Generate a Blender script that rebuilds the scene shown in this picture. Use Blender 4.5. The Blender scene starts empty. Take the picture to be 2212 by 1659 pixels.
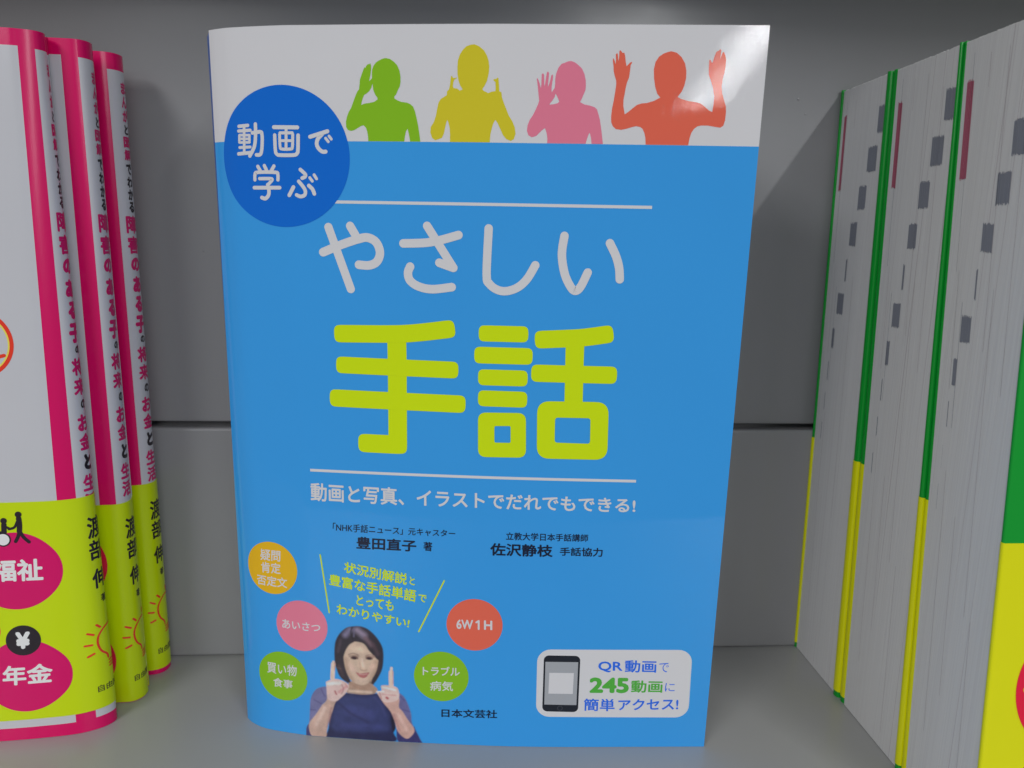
import bpy, bmesh, math, random
import numpy as np
from mathutils import Vector, Matrix
from mathutils.geometry import tessellate_polygon

random.seed(7)
MM = 0.001
SC = bpy.context.scene
COL = SC.collection

# ------------------------------------------------------------------ camera
CAM = {'loc': [68.277, -221.918, 154.584], 'yaw': 0.06855, 'pitch': -0.18656, 'roll': 0.02048}          # millimetres and radians, measured from the photograph
def make_camera():
    cy, sy = math.cos(CAM['yaw']), math.sin(CAM['yaw'])
    cp, sp = math.cos(CAM['pitch']), math.sin(CAM['pitch'])
    f = Vector((sy * cp, cy * cp, sp)); r = Vector((cy, -sy, 0)); u = r.cross(f)
    cr, sr = math.cos(CAM['roll']), math.sin(CAM['roll'])
    r2 = r * cr + u * sr; u2 = -r * sr + u * cr
    cam = bpy.data.cameras.new('camera')
    cam.sensor_width = 36.0
    cam.lens = 1600.0 / 2212.0 * 36.0
    cam.clip_start = 0.01; cam.clip_end = 50
    cam.dof.use_dof = True
    cam.dof.focus_distance = 0.215
    cam.dof.aperture_fstop = 22.0
    o = bpy.data.objects.new('camera', cam); COL.objects.link(o)
    m = Matrix((r2, u2, -f)).transposed().to_4x4()
    m.translation = Vector(CAM['loc']) * MM
    o.matrix_world = m
    SC.camera = o
make_camera()

# ------------------------------------------------------------------ light
w = bpy.data.worlds.new('World'); SC.world = w; w.use_nodes = True
w.node_tree.nodes['Background'].inputs[0].default_value = (0.93, 0.96, 1.0, 1)
w.node_tree.nodes['Background'].inputs[1].default_value = 0.19
SC.view_settings.view_transform = 'Standard'
SC.view_settings.look = 'None'
SC.view_settings.exposure = 0.19
SC.view_settings.gamma = 1.0

def tube_light(x, z, y0, y1, width, radiance, col):
    """A ceiling row of fluorescent tubes running away behind the camera."""
    L = abs(y1 - y0)
    d = bpy.data.lights.new('ceiling_tube_light', 'AREA')
    d.shape = 'RECTANGLE'; d.size = width; d.size_y = L
    d.energy = radiance * math.pi * width * L
    d.color = col
    o = bpy.data.objects.new('ceiling_tube_light', d); COL.objects.link(o)
    o.location = (x, (y0 + y1) / 2, z)      # faces straight down
for k in range(5):
    y = -0.95 - k * 1.38
    tube_light(0.72, 1.0, y, y - 1.30, 0.03, 92.0, (0.975, 0.985, 1.0))
tube_light(-0.78, 1.0, -0.85, -2.15, 0.42, 9.6, (0.975, 0.985, 1.0))

# ------------------------------------------------------------------ sheets
def smooth_curve(pts, n=12):
    """Catmull-Rom through the points."""
    pts = [np.array(p, float) for p in pts]
    if len(pts) < 3:
        return np.array(pts)
    out = []
    for i in range(len(pts) - 1):
        p0 = pts[max(i - 1, 0)]; p1 = pts[i]; p2 = pts[i + 1]; p3 = pts[min(i + 2, len(pts) - 1)]
        for k in range(n):
            t = k / n
            out.append(0.5 * ((2 * p1) + (-p0 + p2) * t + (2 * p0 - 5 * p1 + 4 * p2 - p3) * t * t + (-p0 + 3 * p1 - 3 * p2 + p3) * t ** 3))
    out.append(pts[-1])
    return np.array(out)


class Sheet:
    """A sheet standing between a curve on the shelf (z=0) and a curve at the
    top of the book (z=H).  s = millimetres along the sheet, z = height."""
    def __init__(self, bottom, top, height, smooth=True):
        b = smooth_curve(bottom) if smooth else np.array(bottom, float)
        t = smooth_curve(top) if smooth else np.array(top, float)
        self.H = height
        self.tab = []
        lb = np.r_[0, np.cumsum(np.hypot(*np.diff(b, axis=0).T))]
        lt = np.r_[0, np.cumsum(np.hypot(*np.diff(t, axis=0).T))]
        self.L = (lb[-1] + lt[-1]) / 2
        q = np.linspace(0, 1, 1200)
        self.q = q * self.L
        # matching samples: the n-th control point of one curve faces the n-th of the other
        if len(b) == len(t):
            m = (lb / lb[-1] + lt / lt[-1]) / 2
            self.B = np.c_[np.interp(q, m, b[:, 0]), np.interp(q, m, b[:, 1])]
            self.T = np.c_[np.interp(q, m, t[:, 0]), np.interp(q, m, t[:, 1])]
        else:
            self.B = np.c_[np.interp(q * lb[-1], lb, b[:, 0]), np.interp(q * lb[-1], lb, b[:, 1])]
            self.T = np.c_[np.interp(q * lt[-1], lt, t[:, 0]), np.interp(q * lt[-1], lt, t[:, 1])]
    def base(self, s, z):
        v = z / self.H
        bx = np.interp(s, self.q, self.B[:, 0]); by = np.interp(s, self.q, self.B[:, 1])
        tx = np.interp(s, self.q, self.T[:, 0]); ty = np.interp(s, self.q, self.T[:, 1])
        return np.array([bx + (tx - bx) * v, by + (ty - by) * v, z])
    def normal(self, s, z):
        e = 0.6
        a = self.base(min(s + e, self.L), z) - self.base(max(s - e, 0), z)
        b = self.base(s, z + 1) - self.base(s, z - 1)
        n = np.cross(a, b)
        return n / np.linalg.norm(n)
    def at(self, s, z, off=0.0):
        p = self.base(s, z)
        if off:
            p = p + self.normal(s, z) * off
        return p
    def many(self, S, Z, off):
        """points (in metres) and outward normals for arrays of s, z, offset"""
        e = 0.6
        P = self.base(S, Z)
        a = self.base(np.minimum(S + e, self.L), Z) - self.base(np.maximum(S - e, 0), Z)
        b = self.base(S, Z + 1) - self.base(S, Z - 1)
        n = np.cross(a.T, b.T)
        n /= np.linalg.norm(n, axis=1)[:, None]
        return (P.T + n * off[:, None]) * 0.001, n


# in mm. main front cover from spine edge to fore edge
MAIN_B=[(-1.0,1.5),(1.8,-1.3),(7.3,-4.4),(19.5,-7.8),(27.1,-9.1),(47.1,-11.9),(72.9,-14.7),(88.8,-16.0),(108.2,-16.9),(145.3,-18.1)]
MAIN_T=[(-1.2,-1.3),(1.5,-3.0),(6.5,-5.3),(19.0,-8.9),(27.0,-10.4),(47.0,-13.8),(72.5,-17.8),(88.5,-19.8),(108.0,-22.2),(144.9,-26.6)]
# left stack: jacket outline front -> spine -> back
L1_B=[(-190,-13),(-110,-9.6),(-73.7,-7.4),(-58.7,-5.8),(-52,-4.6),(-48.1,-3.1),(-44.9,-1.0),(-43.1,1.8),(-43.9,4.4),(-47.6,6.0),(-60,6.4),(-190,3)]
L1_T=[(-190,1.0),(-110,2.4),(-73,3.0),(-58.3,3.5),(-54.5,4.1),(-51.5,5.1),(-49.9,6.5),(-49.5,8.7),(-50.8,11.0),(-54.2,12.1),(-63,12.4),(-190,11.5)]
L2_B=[(-190,9),(-110,10.3),(-66,11),(-51,11.2),(-46,11.4),(-42.0,11.9),(-39.9,13.8),(-39.3,16.2),(-39.9,18.8),(-43,20.6),(-54,21.0),(-190,19)]
L2_T=[(-190,12.9),(-110,12.9),(-67,12.8),(-52,12.7),(-46.5,12.8),(-43.2,13.3),(-41.6,14.9),(-41.1,17.3),(-42.0,19.8),(-45.3,21.2),(-56,21.5),(-190,21.7)]
L3_B=[(-190,26.0),(-110,26.6),(-66,27.0),(-51,27.2),(-45.5,27.4),(-41.2,27.9),(-38.6,29.6),(-37.7,32.4),(-38.4,35.2),(-42,36.8),(-54,37.2),(-190,37)]
L3_T=[(-190,26.0),(-110,26.2),(-67,26.3),(-52,26.4),(-46.5,26.6),(-42.4,27.2),(-39.8,28.8),(-38.9,31.6),(-39.6,34.4),(-43,36.0),(-55,36.4),(-190,36)]


# ------------------------------------------------------------------ materials
GAIN = 0.46
def lin(c):
    c /= 255.0
    return c / 12.92 if c <= 0.04045 else ((c + 0.055) / 1.055) ** 2.4
def alb(rgb):
    return tuple(min(0.99, max(0.003, lin(v) / GAIN)) for v in rgb)
MATS = {}
def new_mat(name):
    m = bpy.data.materials.new(name); m.use_nodes = True
    return m, m.node_tree.nodes, m.node_tree.links, m.node_tree.nodes['Principled BSDF']
def film_bump(N, Lk, P, strength=0.046, scale=(850, 850, 165)):
    """the fine fibrous relief of laminated cover film"""
    tc = N.new('ShaderNodeTexCoord'); mp = N.new('ShaderNodeMapping'); nz = N.new('ShaderNodeTexNoise'); b = N.new('ShaderNodeBump')
    mp.inputs['Scale'].default_value = scale
    mp.inputs['Rotation'].default_value = (0, math.radians(-32), 0)
    nz.inputs['Scale'].default_value = 1.0; nz.inputs['Detail'].default_value = 5; nz.inputs['Roughness'].default_value = 0.6
    b.inputs['Strength'].default_value = strength; b.inputs['Distance'].default_value = 0.0004
    Lk.new(tc.outputs['Object'], mp.inputs['Vector']); Lk.new(mp.outputs[0], nz.inputs['Vector'])
    Lk.new(nz.outputs['Fac'], b.inputs['Height']); Lk.new(b.outputs[0], P.inputs['Normal'])
def ink(name, rgb, rough=0.03, spec=0.42, bump=0.05):
    if name in MATS: return MATS[name]
    m, N, Lk, P = new_mat(name)
    a = alb(rgb)
    tc = N.new('ShaderNodeTexCoord'); nz = N.new('ShaderNodeTexNoise'); mx = N.new('ShaderNodeMixRGB')
    nz.inputs['Scale'].default_value = 38; nz.inputs['Detail'].default_value = 3
    mx.inputs[1].default_value = tuple(v * 0.975 for v in a) + (1,)
    mx.inputs[2].default_value = tuple(min(1, v * 1.02) for v in a) + (1,)
    Lk.new(tc.outputs['Object'], nz.inputs['Vector']); Lk.new(nz.outputs['Fac'], mx.inputs[0]); Lk.new(mx.outputs[0], P.inputs['Base Color'])
    P.inputs['Roughness'].default_value = rough
    P.inputs['Specular IOR Level'].default_value = spec
    if bump: film_bump(N, Lk, P, bump)
    MATS[name] = m
    return m
def paint_metal(name, rgb_albedo, rough):
    m, N, Lk, P = new_mat(name)
    tc = N.new('ShaderNodeTexCoord')
    nz = N.new('ShaderNodeTexNoise'); nz.inputs['Scale'].default_value = 6; nz.inputs['Detail'].default_value = 5
    n2 = N.new('ShaderNodeTexNoise'); n2.inputs['Scale'].default_value = 1600; n2.inputs['Detail'].default_value = 2
    mx = N.new('ShaderNodeMixRGB'); mx.inputs[1].default_value = tuple(v * .94 for v in rgb_albedo) + (1,); mx.inputs[2].default_value = tuple(v * 1.05 for v in rgb_albedo) + (1,)
    Lk.new(tc.outputs['Object'], nz.inputs['Vector']); Lk.new(nz.outputs['Fac'], mx.inputs[0]); Lk.new(mx.outputs[0], P.inputs['Base Color'])
    b = N.new('ShaderNodeBump'); b.inputs['Strength'].default_value = 0.05; b.inputs['Distance'].default_value = 0.0002
    Lk.new(tc.outputs['Object'], n2.inputs['Vector']); Lk.new(n2.outputs['Fac'], b.inputs['Height']); Lk.new(b.outputs[0], P.inputs['Normal'])
    n3 = N.new('ShaderNodeTexNoise'); n3.inputs['Scale'].default_value = 26; n3.inputs['Detail'].default_value = 6; n3.inputs['Roughness'].default_value = .7
    mr = N.new('ShaderNodeMapRange'); mr.inputs['From Min'].default_value = .3; mr.inputs['From Max'].default_value = .7
    mr.inputs['To Min'].default_value = rough - .01; mr.inputs['To Max'].default_value = rough + .035
    Lk.new(tc.outputs['Object'], n3.inputs['Vector']); Lk.new(n3.outputs['Fac'], mr.inputs['Value']); Lk.new(mr.outputs[0], P.inputs['Roughness'])
    P.inputs['Specular IOR Level'].default_value = 0.5
    return m
def page_mat():
    m, N, Lk, P = new_mat('page_edges')
    tc = N.new('ShaderNodeTexCoord')
    def stripes(scale, lo, hi, zs):
        mp = N.new('ShaderNodeMapping'); mp.inputs['Scale'].default_value = (1, scale, zs)
        mp.inputs['Rotation'].default_value = (math.radians(2.6), 0, 0)
        nz = N.new('ShaderNodeTexNoise'); nz.inputs['Scale'].default_value = 1; nz.inputs['Detail'].default_value = 2
        cr = N.new('ShaderNodeValToRGB'); cr.color_ramp.elements[0].position = lo; cr.color_ramp.elements[1].position = hi
        Lk.new(tc.outputs['Object'], mp.inputs[0]); Lk.new(mp.outputs[0], nz.inputs[0]); Lk.new(nz.outputs['Fac'], cr.inputs[0])
        return cr
    a = stripes(2600, .30, .62, 6); c = stripes(1700, .29, .35, 3)
    m1 = N.new('ShaderNodeMixRGB'); m1.inputs[1].default_value = (.80, .785, .78, 1); m1.inputs[2].default_value = (.86, .85, .84, 1)
    m2 = N.new('ShaderNodeMixRGB'); m2.inputs[1].default_value = (.66, .61, .62, 1)
    Lk.new(a.outputs[0], m1.inputs[0]); Lk.new(c.outputs[0], m2.inputs[0]); Lk.new(m1.outputs[0], m2.inputs[2]); Lk.new(m2.outputs[0], P.inputs['Base Color'])
    b = N.new('ShaderNodeBump'); b.inputs['Strength'].default_value = .05; b.inputs['Distance'].default_value = .0001
    Lk.new(a.outputs[0], b.inputs['Height']); Lk.new(b.outputs[0], P.inputs['Normal'])
    P.inputs['Roughness'].default_value = .75; P.inputs['Specular IOR Level'].default_value = .2
    return m
INK = dict(
    white=ink('print_white', (168, 167, 169)), lime=ink('print_lime', (161, 192, 0)), blue_bg=ink('print_sky_blue', (42, 121, 183)),
    badge=ink('print_deep_blue', (0, 82, 164)), black=ink('print_black', (14, 22, 42)), green=ink('print_leaf_green', (104, 148, 22)),
    yellow=ink('print_mustard', (166, 155, 30)), pink=ink('print_rose', (178, 96, 116)), coral=ink('print_coral', (184, 80, 62)),
    orange=ink('print_orange', (204, 140, 18)), blue=ink('print_blue_text', (32, 84, 178)), callgreen=ink('print_green_text', (62, 136, 48)),
    screen=ink('print_grey', (128, 130, 134)), phone=ink('print_phone_black', (22, 25, 32)), button=ink('print_dark_grey', (48, 50, 56)),
    magenta=ink('jacket_magenta', (168, 0, 74), .22), jwhite_dim=ink('jacket_white_dimmed', (153, 153, 157), .22), obi=ink('band_yellow_green', (154, 172, 0), .28),  # left stack inks darkened, standing in for the weaker light there
    disc=ink('band_magenta', (166, 8, 78), .28), reddisc=ink('band_red', (206, 20, 56), .28), mtext=ink('jacket_magenta_text', (156, 18, 78), .3),
    ktext=ink('jacket_black_text', (30, 24, 30), .3), bulb=ink('band_red_line', (196, 42, 30), .3), dwhite=ink('band_white_text', (205, 185, 198), .3),
    ring=ink('ring_orange_red', (196, 44, 26), .3), ringy=ink('ring_yellow', (190, 170, 70), .3),
    rgreen=ink('jacket_green', (0, 118, 34), .3), robi=ink('band_yellow', (174, 174, 0), .3), rred=ink('band_crimson', (190, 16, 48), .3), ryel=ink('band_text_yellow', (205, 190, 20), .3),
    mark_red=ink('edge_mark_red', (140, 74, 90), .7, .2, 0), mark_grey=ink('edge_mark_grey', (104, 106, 114), .7, .2, 0), page_line=ink('edge_line', (136, 128, 131), .8, .2, 0), paper=ink('book_paper', (160, 158, 155), .8, .2, 0),
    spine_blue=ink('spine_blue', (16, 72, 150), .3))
INK['green_text'] = INK['callgreen']
PAGES = page_mat()
PANEL = paint_metal('shelf_paint_panel', (0.35, 0.35, 0.358), 0.2)
FLOORM = paint_metal('shelf_paint_board', (0.44, 0.44, 0.432), 0.30)

# ------------------------------------------------------------------ mesh helpers
def link(name, verts, faces, mats, parent=None, idx=None, smooth=False):
    me = bpy.data.meshes.new(name)
    me.from_pydata([tuple(v) for v in verts], [], faces)
    for m in (mats if isinstance(mats, (list, tuple)) else [mats]): me.materials.append(m)
    if idx is not None: me.polygons.foreach_set('material_index', idx)
    if smooth: me.polygons.foreach_set('use_smooth', [True] * len(me.polygons))
    me.update()
    o = bpy.data.objects.new(name, me); COL.objects.link(o)
    if parent is not None: o.parent = parent
    return o
def thing(name, label, cat, loc, group=None):
    o = bpy.data.objects.new(name, None); COL.objects.link(o)
    o.empty_display_size = .02
    o['label'] = label; o['category'] = cat
    if group: o['group'] = group
    return o
def steps(a, b, d, extra=()):
    n = max(1, int(math.ceil((b - a) / d)))
    s = set(round(a + (b - a) * i / n, 4) for i in range(n + 1))
    for e in extra:
        if a < e < b:
            s = set(v for v in s if abs(v - e) > .12 or v in (round(a, 4), round(b, 4))); s.add(e)
    return sorted(s)
def shell(name, sh, s0, s1, z0, z1, parent, mats, region=None, off=0.0, thick=0.35, ds=1.0, dz=15, sx=(), zx=()):
    """a sheet of card: front grid, back grid and rim"""
    S_ = steps(s0, s1, ds, sx); Z_ = steps(z0, z1, dz, zx)
    V = []; Fc = []; I = []
    ns, nz = len(S_), len(Z_)
    SS = np.tile(S_, nz_ := len(Z_)); ZZ = np.repeat(Z_, len(S_))
    for o_ in (off, off - thick):
        V += [tuple(v) for v in sh.many(SS, ZZ, np.full(len(SS), o_))[0]]
    k = ns * nz
    for j in range(nz - 1):
        for i in range(ns - 1):
            a = j * ns + i
            r = region((S_[i] + S_[i + 1]) / 2, (Z_[j] + Z_[j + 1]) / 2) if region else 0
            Fc.append((a, a + 1, a + ns + 1, a + ns)); I.append(r)
            Fc.append((k + a, k + a + ns, k + a + ns + 1, k + a + 1)); I.append(r)
    nf = len(Fc)
    for i in range(ns - 1):
        for a in (i, (nz - 1) * ns + i):
            q = len(V); V += [V[a], V[a + 1], V[k + a + 1], V[k + a]]; Fc.append((q, q + 1, q + 2, q + 3)); I.append(0)
    for j in range(nz - 1):
        for a in (j * ns, j * ns + ns - 1):
            q = len(V); V += [V[a], V[a + ns], V[k + a + ns], V[k + a]]; Fc.append((q, q + 1, q + 2, q + 3)); I.append(0)
    o = link(name, V, Fc, mats, parent, I)
    o.data.polygons.foreach_set('use_smooth', [i < nf for i in range(len(Fc))])
    return o
def wrap(name, sh, loops, mat, off, parent, ds=None, dz=12):
    """flat print lying on a sheet: polygon (with holes) in sheet millimetres, cut finely enough to follow its bend"""
    P3 = [[Vector((p[0], p[1], 0)) for p in L] for L in loops]
    flat = [v for L in P3 for v in L]
    tris = tessellate_polygon(P3)
    return wrap_tris(name, sh, [(v.x, v.y) for v in flat], tris, mat, off, parent, ds, dz)
def cut_values(a, b, near):
    out = []; s = math.floor(a)
    while s < b:
        if s > a: out.append(s)
        s += (near(s) or 4.0)
    return out
BENT = {}
def wrap_tris(name, sh, uv, tris, mat, off, parent, ds=None, dz=12, cut=True, lay=None):
    bm = bmesh.new()
    vs = [bm.verts.new((p[0], p[1], lay[i] if lay else 0)) for i, p in enumerate(uv)]
    for t in tris:
        try: bm.faces.new([vs[i] for i in t])
        except ValueError: pass
    if cut:
        xs = [p[0] for p in uv]; ys = [p[1] for p in uv]
        near = BENT.get(id(sh), lambda s: 0)
        for c in cut_values(min(xs), max(xs), near):
            bmesh.ops.bisect_plane(bm, geom=bm.verts[:] + bm.edges[:] + bm.faces[:], plane_co=(c, 0, 0), plane_no=(1, 0, 0), dist=1e-5)
        z = (math.floor(min(ys) / dz) + 1) * dz
        while z < max(ys):
            bmesh.ops.bisect_plane(bm, geom=bm.verts[:] + bm.edges[:] + bm.faces[:], plane_co=(0, z, 0), plane_no=(0, 1, 0), dist=1e-5)
            z += dz
    bm.verts.index_update()
    SS = np.array([v.co.x for v in bm.verts]); ZZ = np.array([v.co.y for v in bm.verts])
    OO = off + (np.array([v.co.z for v in bm.verts]) * .0025 if lay else np.zeros(len(SS)))
    V, NN = sh.many(SS, ZZ, OO)
    Fc = []
    for f in bm.faces:
        ids = [v.index for v in f.verts]
        a = sum(f.verts[i].co.x * f.verts[(i + 1) % len(ids)].co.y - f.verts[(i + 1) % len(ids)].co.x * f.verts[i].co.y for i in range(len(ids)))
        Fc.append(ids if a > 0 else ids[::-1])
    bm.free()
    o = link(name, V, Fc, mat, parent, smooth=True)
    o.data.normals_split_custom_set_from_vertices([tuple(n) for n in NN])
    return o
def circle(cx, cz, r, n=72):
    return [(cx + r * math.cos(2 * math.pi * i / n), cz + r * math.sin(2 * math.pi * i / n)) for i in range(n)]
def rounded(q, r, n=7, p=2.0):
    """rounded outline of the quad q (TL, TR, BR, BL)"""
    q = [np.array(v, float) for v in q]; out = []
    for i in range(4):
        c = q[i]; a = q[i - 1] - c; b = q[(i + 1) % 4] - c
        a /= np.linalg.norm(a); b /= np.linalg.norm(b)
        for k in range(n + 1):
            t = math.pi / 2 * k / n
            u = math.cos(t) ** (2 / p); v = math.sin(t) ** (2 / p)
            out.append(tuple(c + a * r * (1 - v) + b * r * (1 - u)))
    return out
def stroke_outline(pts, wd, sq=2.0):
    P_ = smooth_curve(pts, 8) if len(pts) > 2 else np.array(pts, float)
    h = wd / 2
    d = np.gradient(P_, axis=0); d /= np.linalg.norm(d, axis=1)[:, None]
    nrm = np.c_[-d[:, 1], d[:, 0]]
    left = [P_[i] + nrm[i] * h for i in range(len(P_))]; right = [P_[i] - nrm[i] * h for i in range(len(P_))]
    def cap(c, dr, nn):
        o = []
        for k in range(1, 12):
            t = math.pi * k / 12
            cs, sn = math.cos(t), math.sin(t)
            o.append(c + nn * h * math.copysign(abs(cs) ** (2 / sq), cs) + dr * h * (0.9 if sq > 2 else 1) * abs(sn) ** (2 / sq))
        return o
    end = cap(P_[-1], d[-1], nrm[-1]); start = cap(P_[0], -d[0], -nrm[0])
    n = len(P_)
    # quad strip plus two fans, never tessellated so tight bends stay clean
    V = left + right; T = []
    for i in range(n - 1): T.append((i, n + i, n + i + 1, i + 1))
    for c_i, li, ri, arc in ((n - 1, n - 1, 2 * n - 1, end), (0, n, 0, start)):
        base = len(V); V = V + [P_[c_i]] + arc
        ring = [li] + list(range(base + 1, base + 1 + len(arc))) + [ri]
        for a, b in zip(ring[:-1], ring[1:]): T.append((base, a, b))
    return [tuple(v) for v in V], T
def stroke(name, sh, pts, wd, mat, off, parent, sq=2.0):
    V, T = stroke_outline(pts, wd, sq)
    return wrap_tris(name, sh, V, T, mat, off, parent)
_tc = {}
def text_mesh(s, bold):
    key = (s, bold)
    if key not in _tc:
        c = bpy.data.curves.new('lettering', 'FONT'); c.body = s; c.resolution_u = 3
        o = bpy.data.objects.new('lettering', c); COL.objects.link(o)
        bpy.context.view_layer.update()
        dg = bpy.context.evaluated_depsgraph_get()
        me = o.evaluated_get(dg).to_mesh()
        V = [(v.co.x, v.co.y) for v in me.vertices]; T = [tuple(p.vertices) for p in me.polygons]
        o.evaluated_get(dg).to_mesh_clear()
        bpy.data.objects.remove(o); bpy.data.curves.remove(c)
        n = len(V); V0, T0 = V, T; V = []; T = []; lay = []
        k = 8 if bold > 0 else 0
        for j in range(k + 1):
            dx, dy = (0, 0) if j == k else (bold * math.cos(2 * math.pi * j / k), bold * math.sin(2 * math.pi * j / k))
            T += [tuple(len(V) + i for i in t) for t in T0]
            V += [(x + dx, y + dy) for x, y in V0]; lay += [j] * n
        _tc[key] = (V, T, lay)
    return _tc[key]
def lettering(name, sh, s, quad, mat, off, parent, bold=0.0, cut=False):
    V, T, lay = text_mesh(s, bold)
    xs = [v[0] for v in V]; ys = [v[1] for v in V]
    x0, x1, y0, y1 = min(xs), max(xs), min(ys), max(ys)
    TL, TR, BR, BL = [np.array(q, float) for q in quad]
    uv = []
    for x, y in V:
        a = (x - x0) / (x1 - x0); b = (y1 - y) / (y1 - y0)
        p = (TL * (1 - a) + TR * a) * (1 - b) + (BL * (1 - a) + BR * a) * b
        uv.append((p[0], p[1]))
    return wrap_tris(name, sh, uv, T, mat, off, parent, cut=cut, lay=lay)
def _vn(me):
    out = [(0, -1, 0)] * len(me.vertices)
    cn = me.corner_normals
    for lp in me.loops: out[lp.vertex_index] = tuple(cn[lp.index].vector)
    return out
def join(name, objs, parent):
    NV = []
    """several print meshes made of one ink -> one mesh"""
    V = []; Fc = []; mats = []; I = []
    for o in objs:
        b = len(V); V += [tuple(v.co) for v in o.data.vertices]; NV += [tuple(q.vector) for q in o.data.vertex_normals] if not o.data.has_custom_normals else _vn(o.data)
        m = o.data.materials[0]
        if m not in mats: mats.append(m)
        for p in o.data.polygons: Fc.append([b + i for i in p.vertices]); I.append(mats.index(m))
    for o in objs:
        me = o.data; bpy.data.objects.remove(o); bpy.data.meshes.remove(me)
    flat = name == 'paper_band'
    o = link(name, V, Fc, mats, parent, I, not flat)
    if not flat: o.data.normals_split_custom_set_from_vertices(NV)
    return o
def loft(name, PB, PT, H, z0, z1, mat, parent, smooth=False):
    """prism between a plan polygon at z=0 and one at z=H, cut at z0..z1"""
    n = len(PB); V = []
    for z in (z0, z1):
        t = z / H
        for a, b in zip(PB, PT): V.append(((a[0] + (b[0] - a[0]) * t) * MM, (a[1] + (b[1] - a[1]) * t) * MM, z * MM))
    Fc = [tuple(reversed(range(n))), tuple(range(n, 2 * n))]
    for i in range(n):
        j = (i + 1) % n; Fc.append((i, j, n + j, n + i))
    return link(name, V, Fc, mat, parent)

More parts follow.
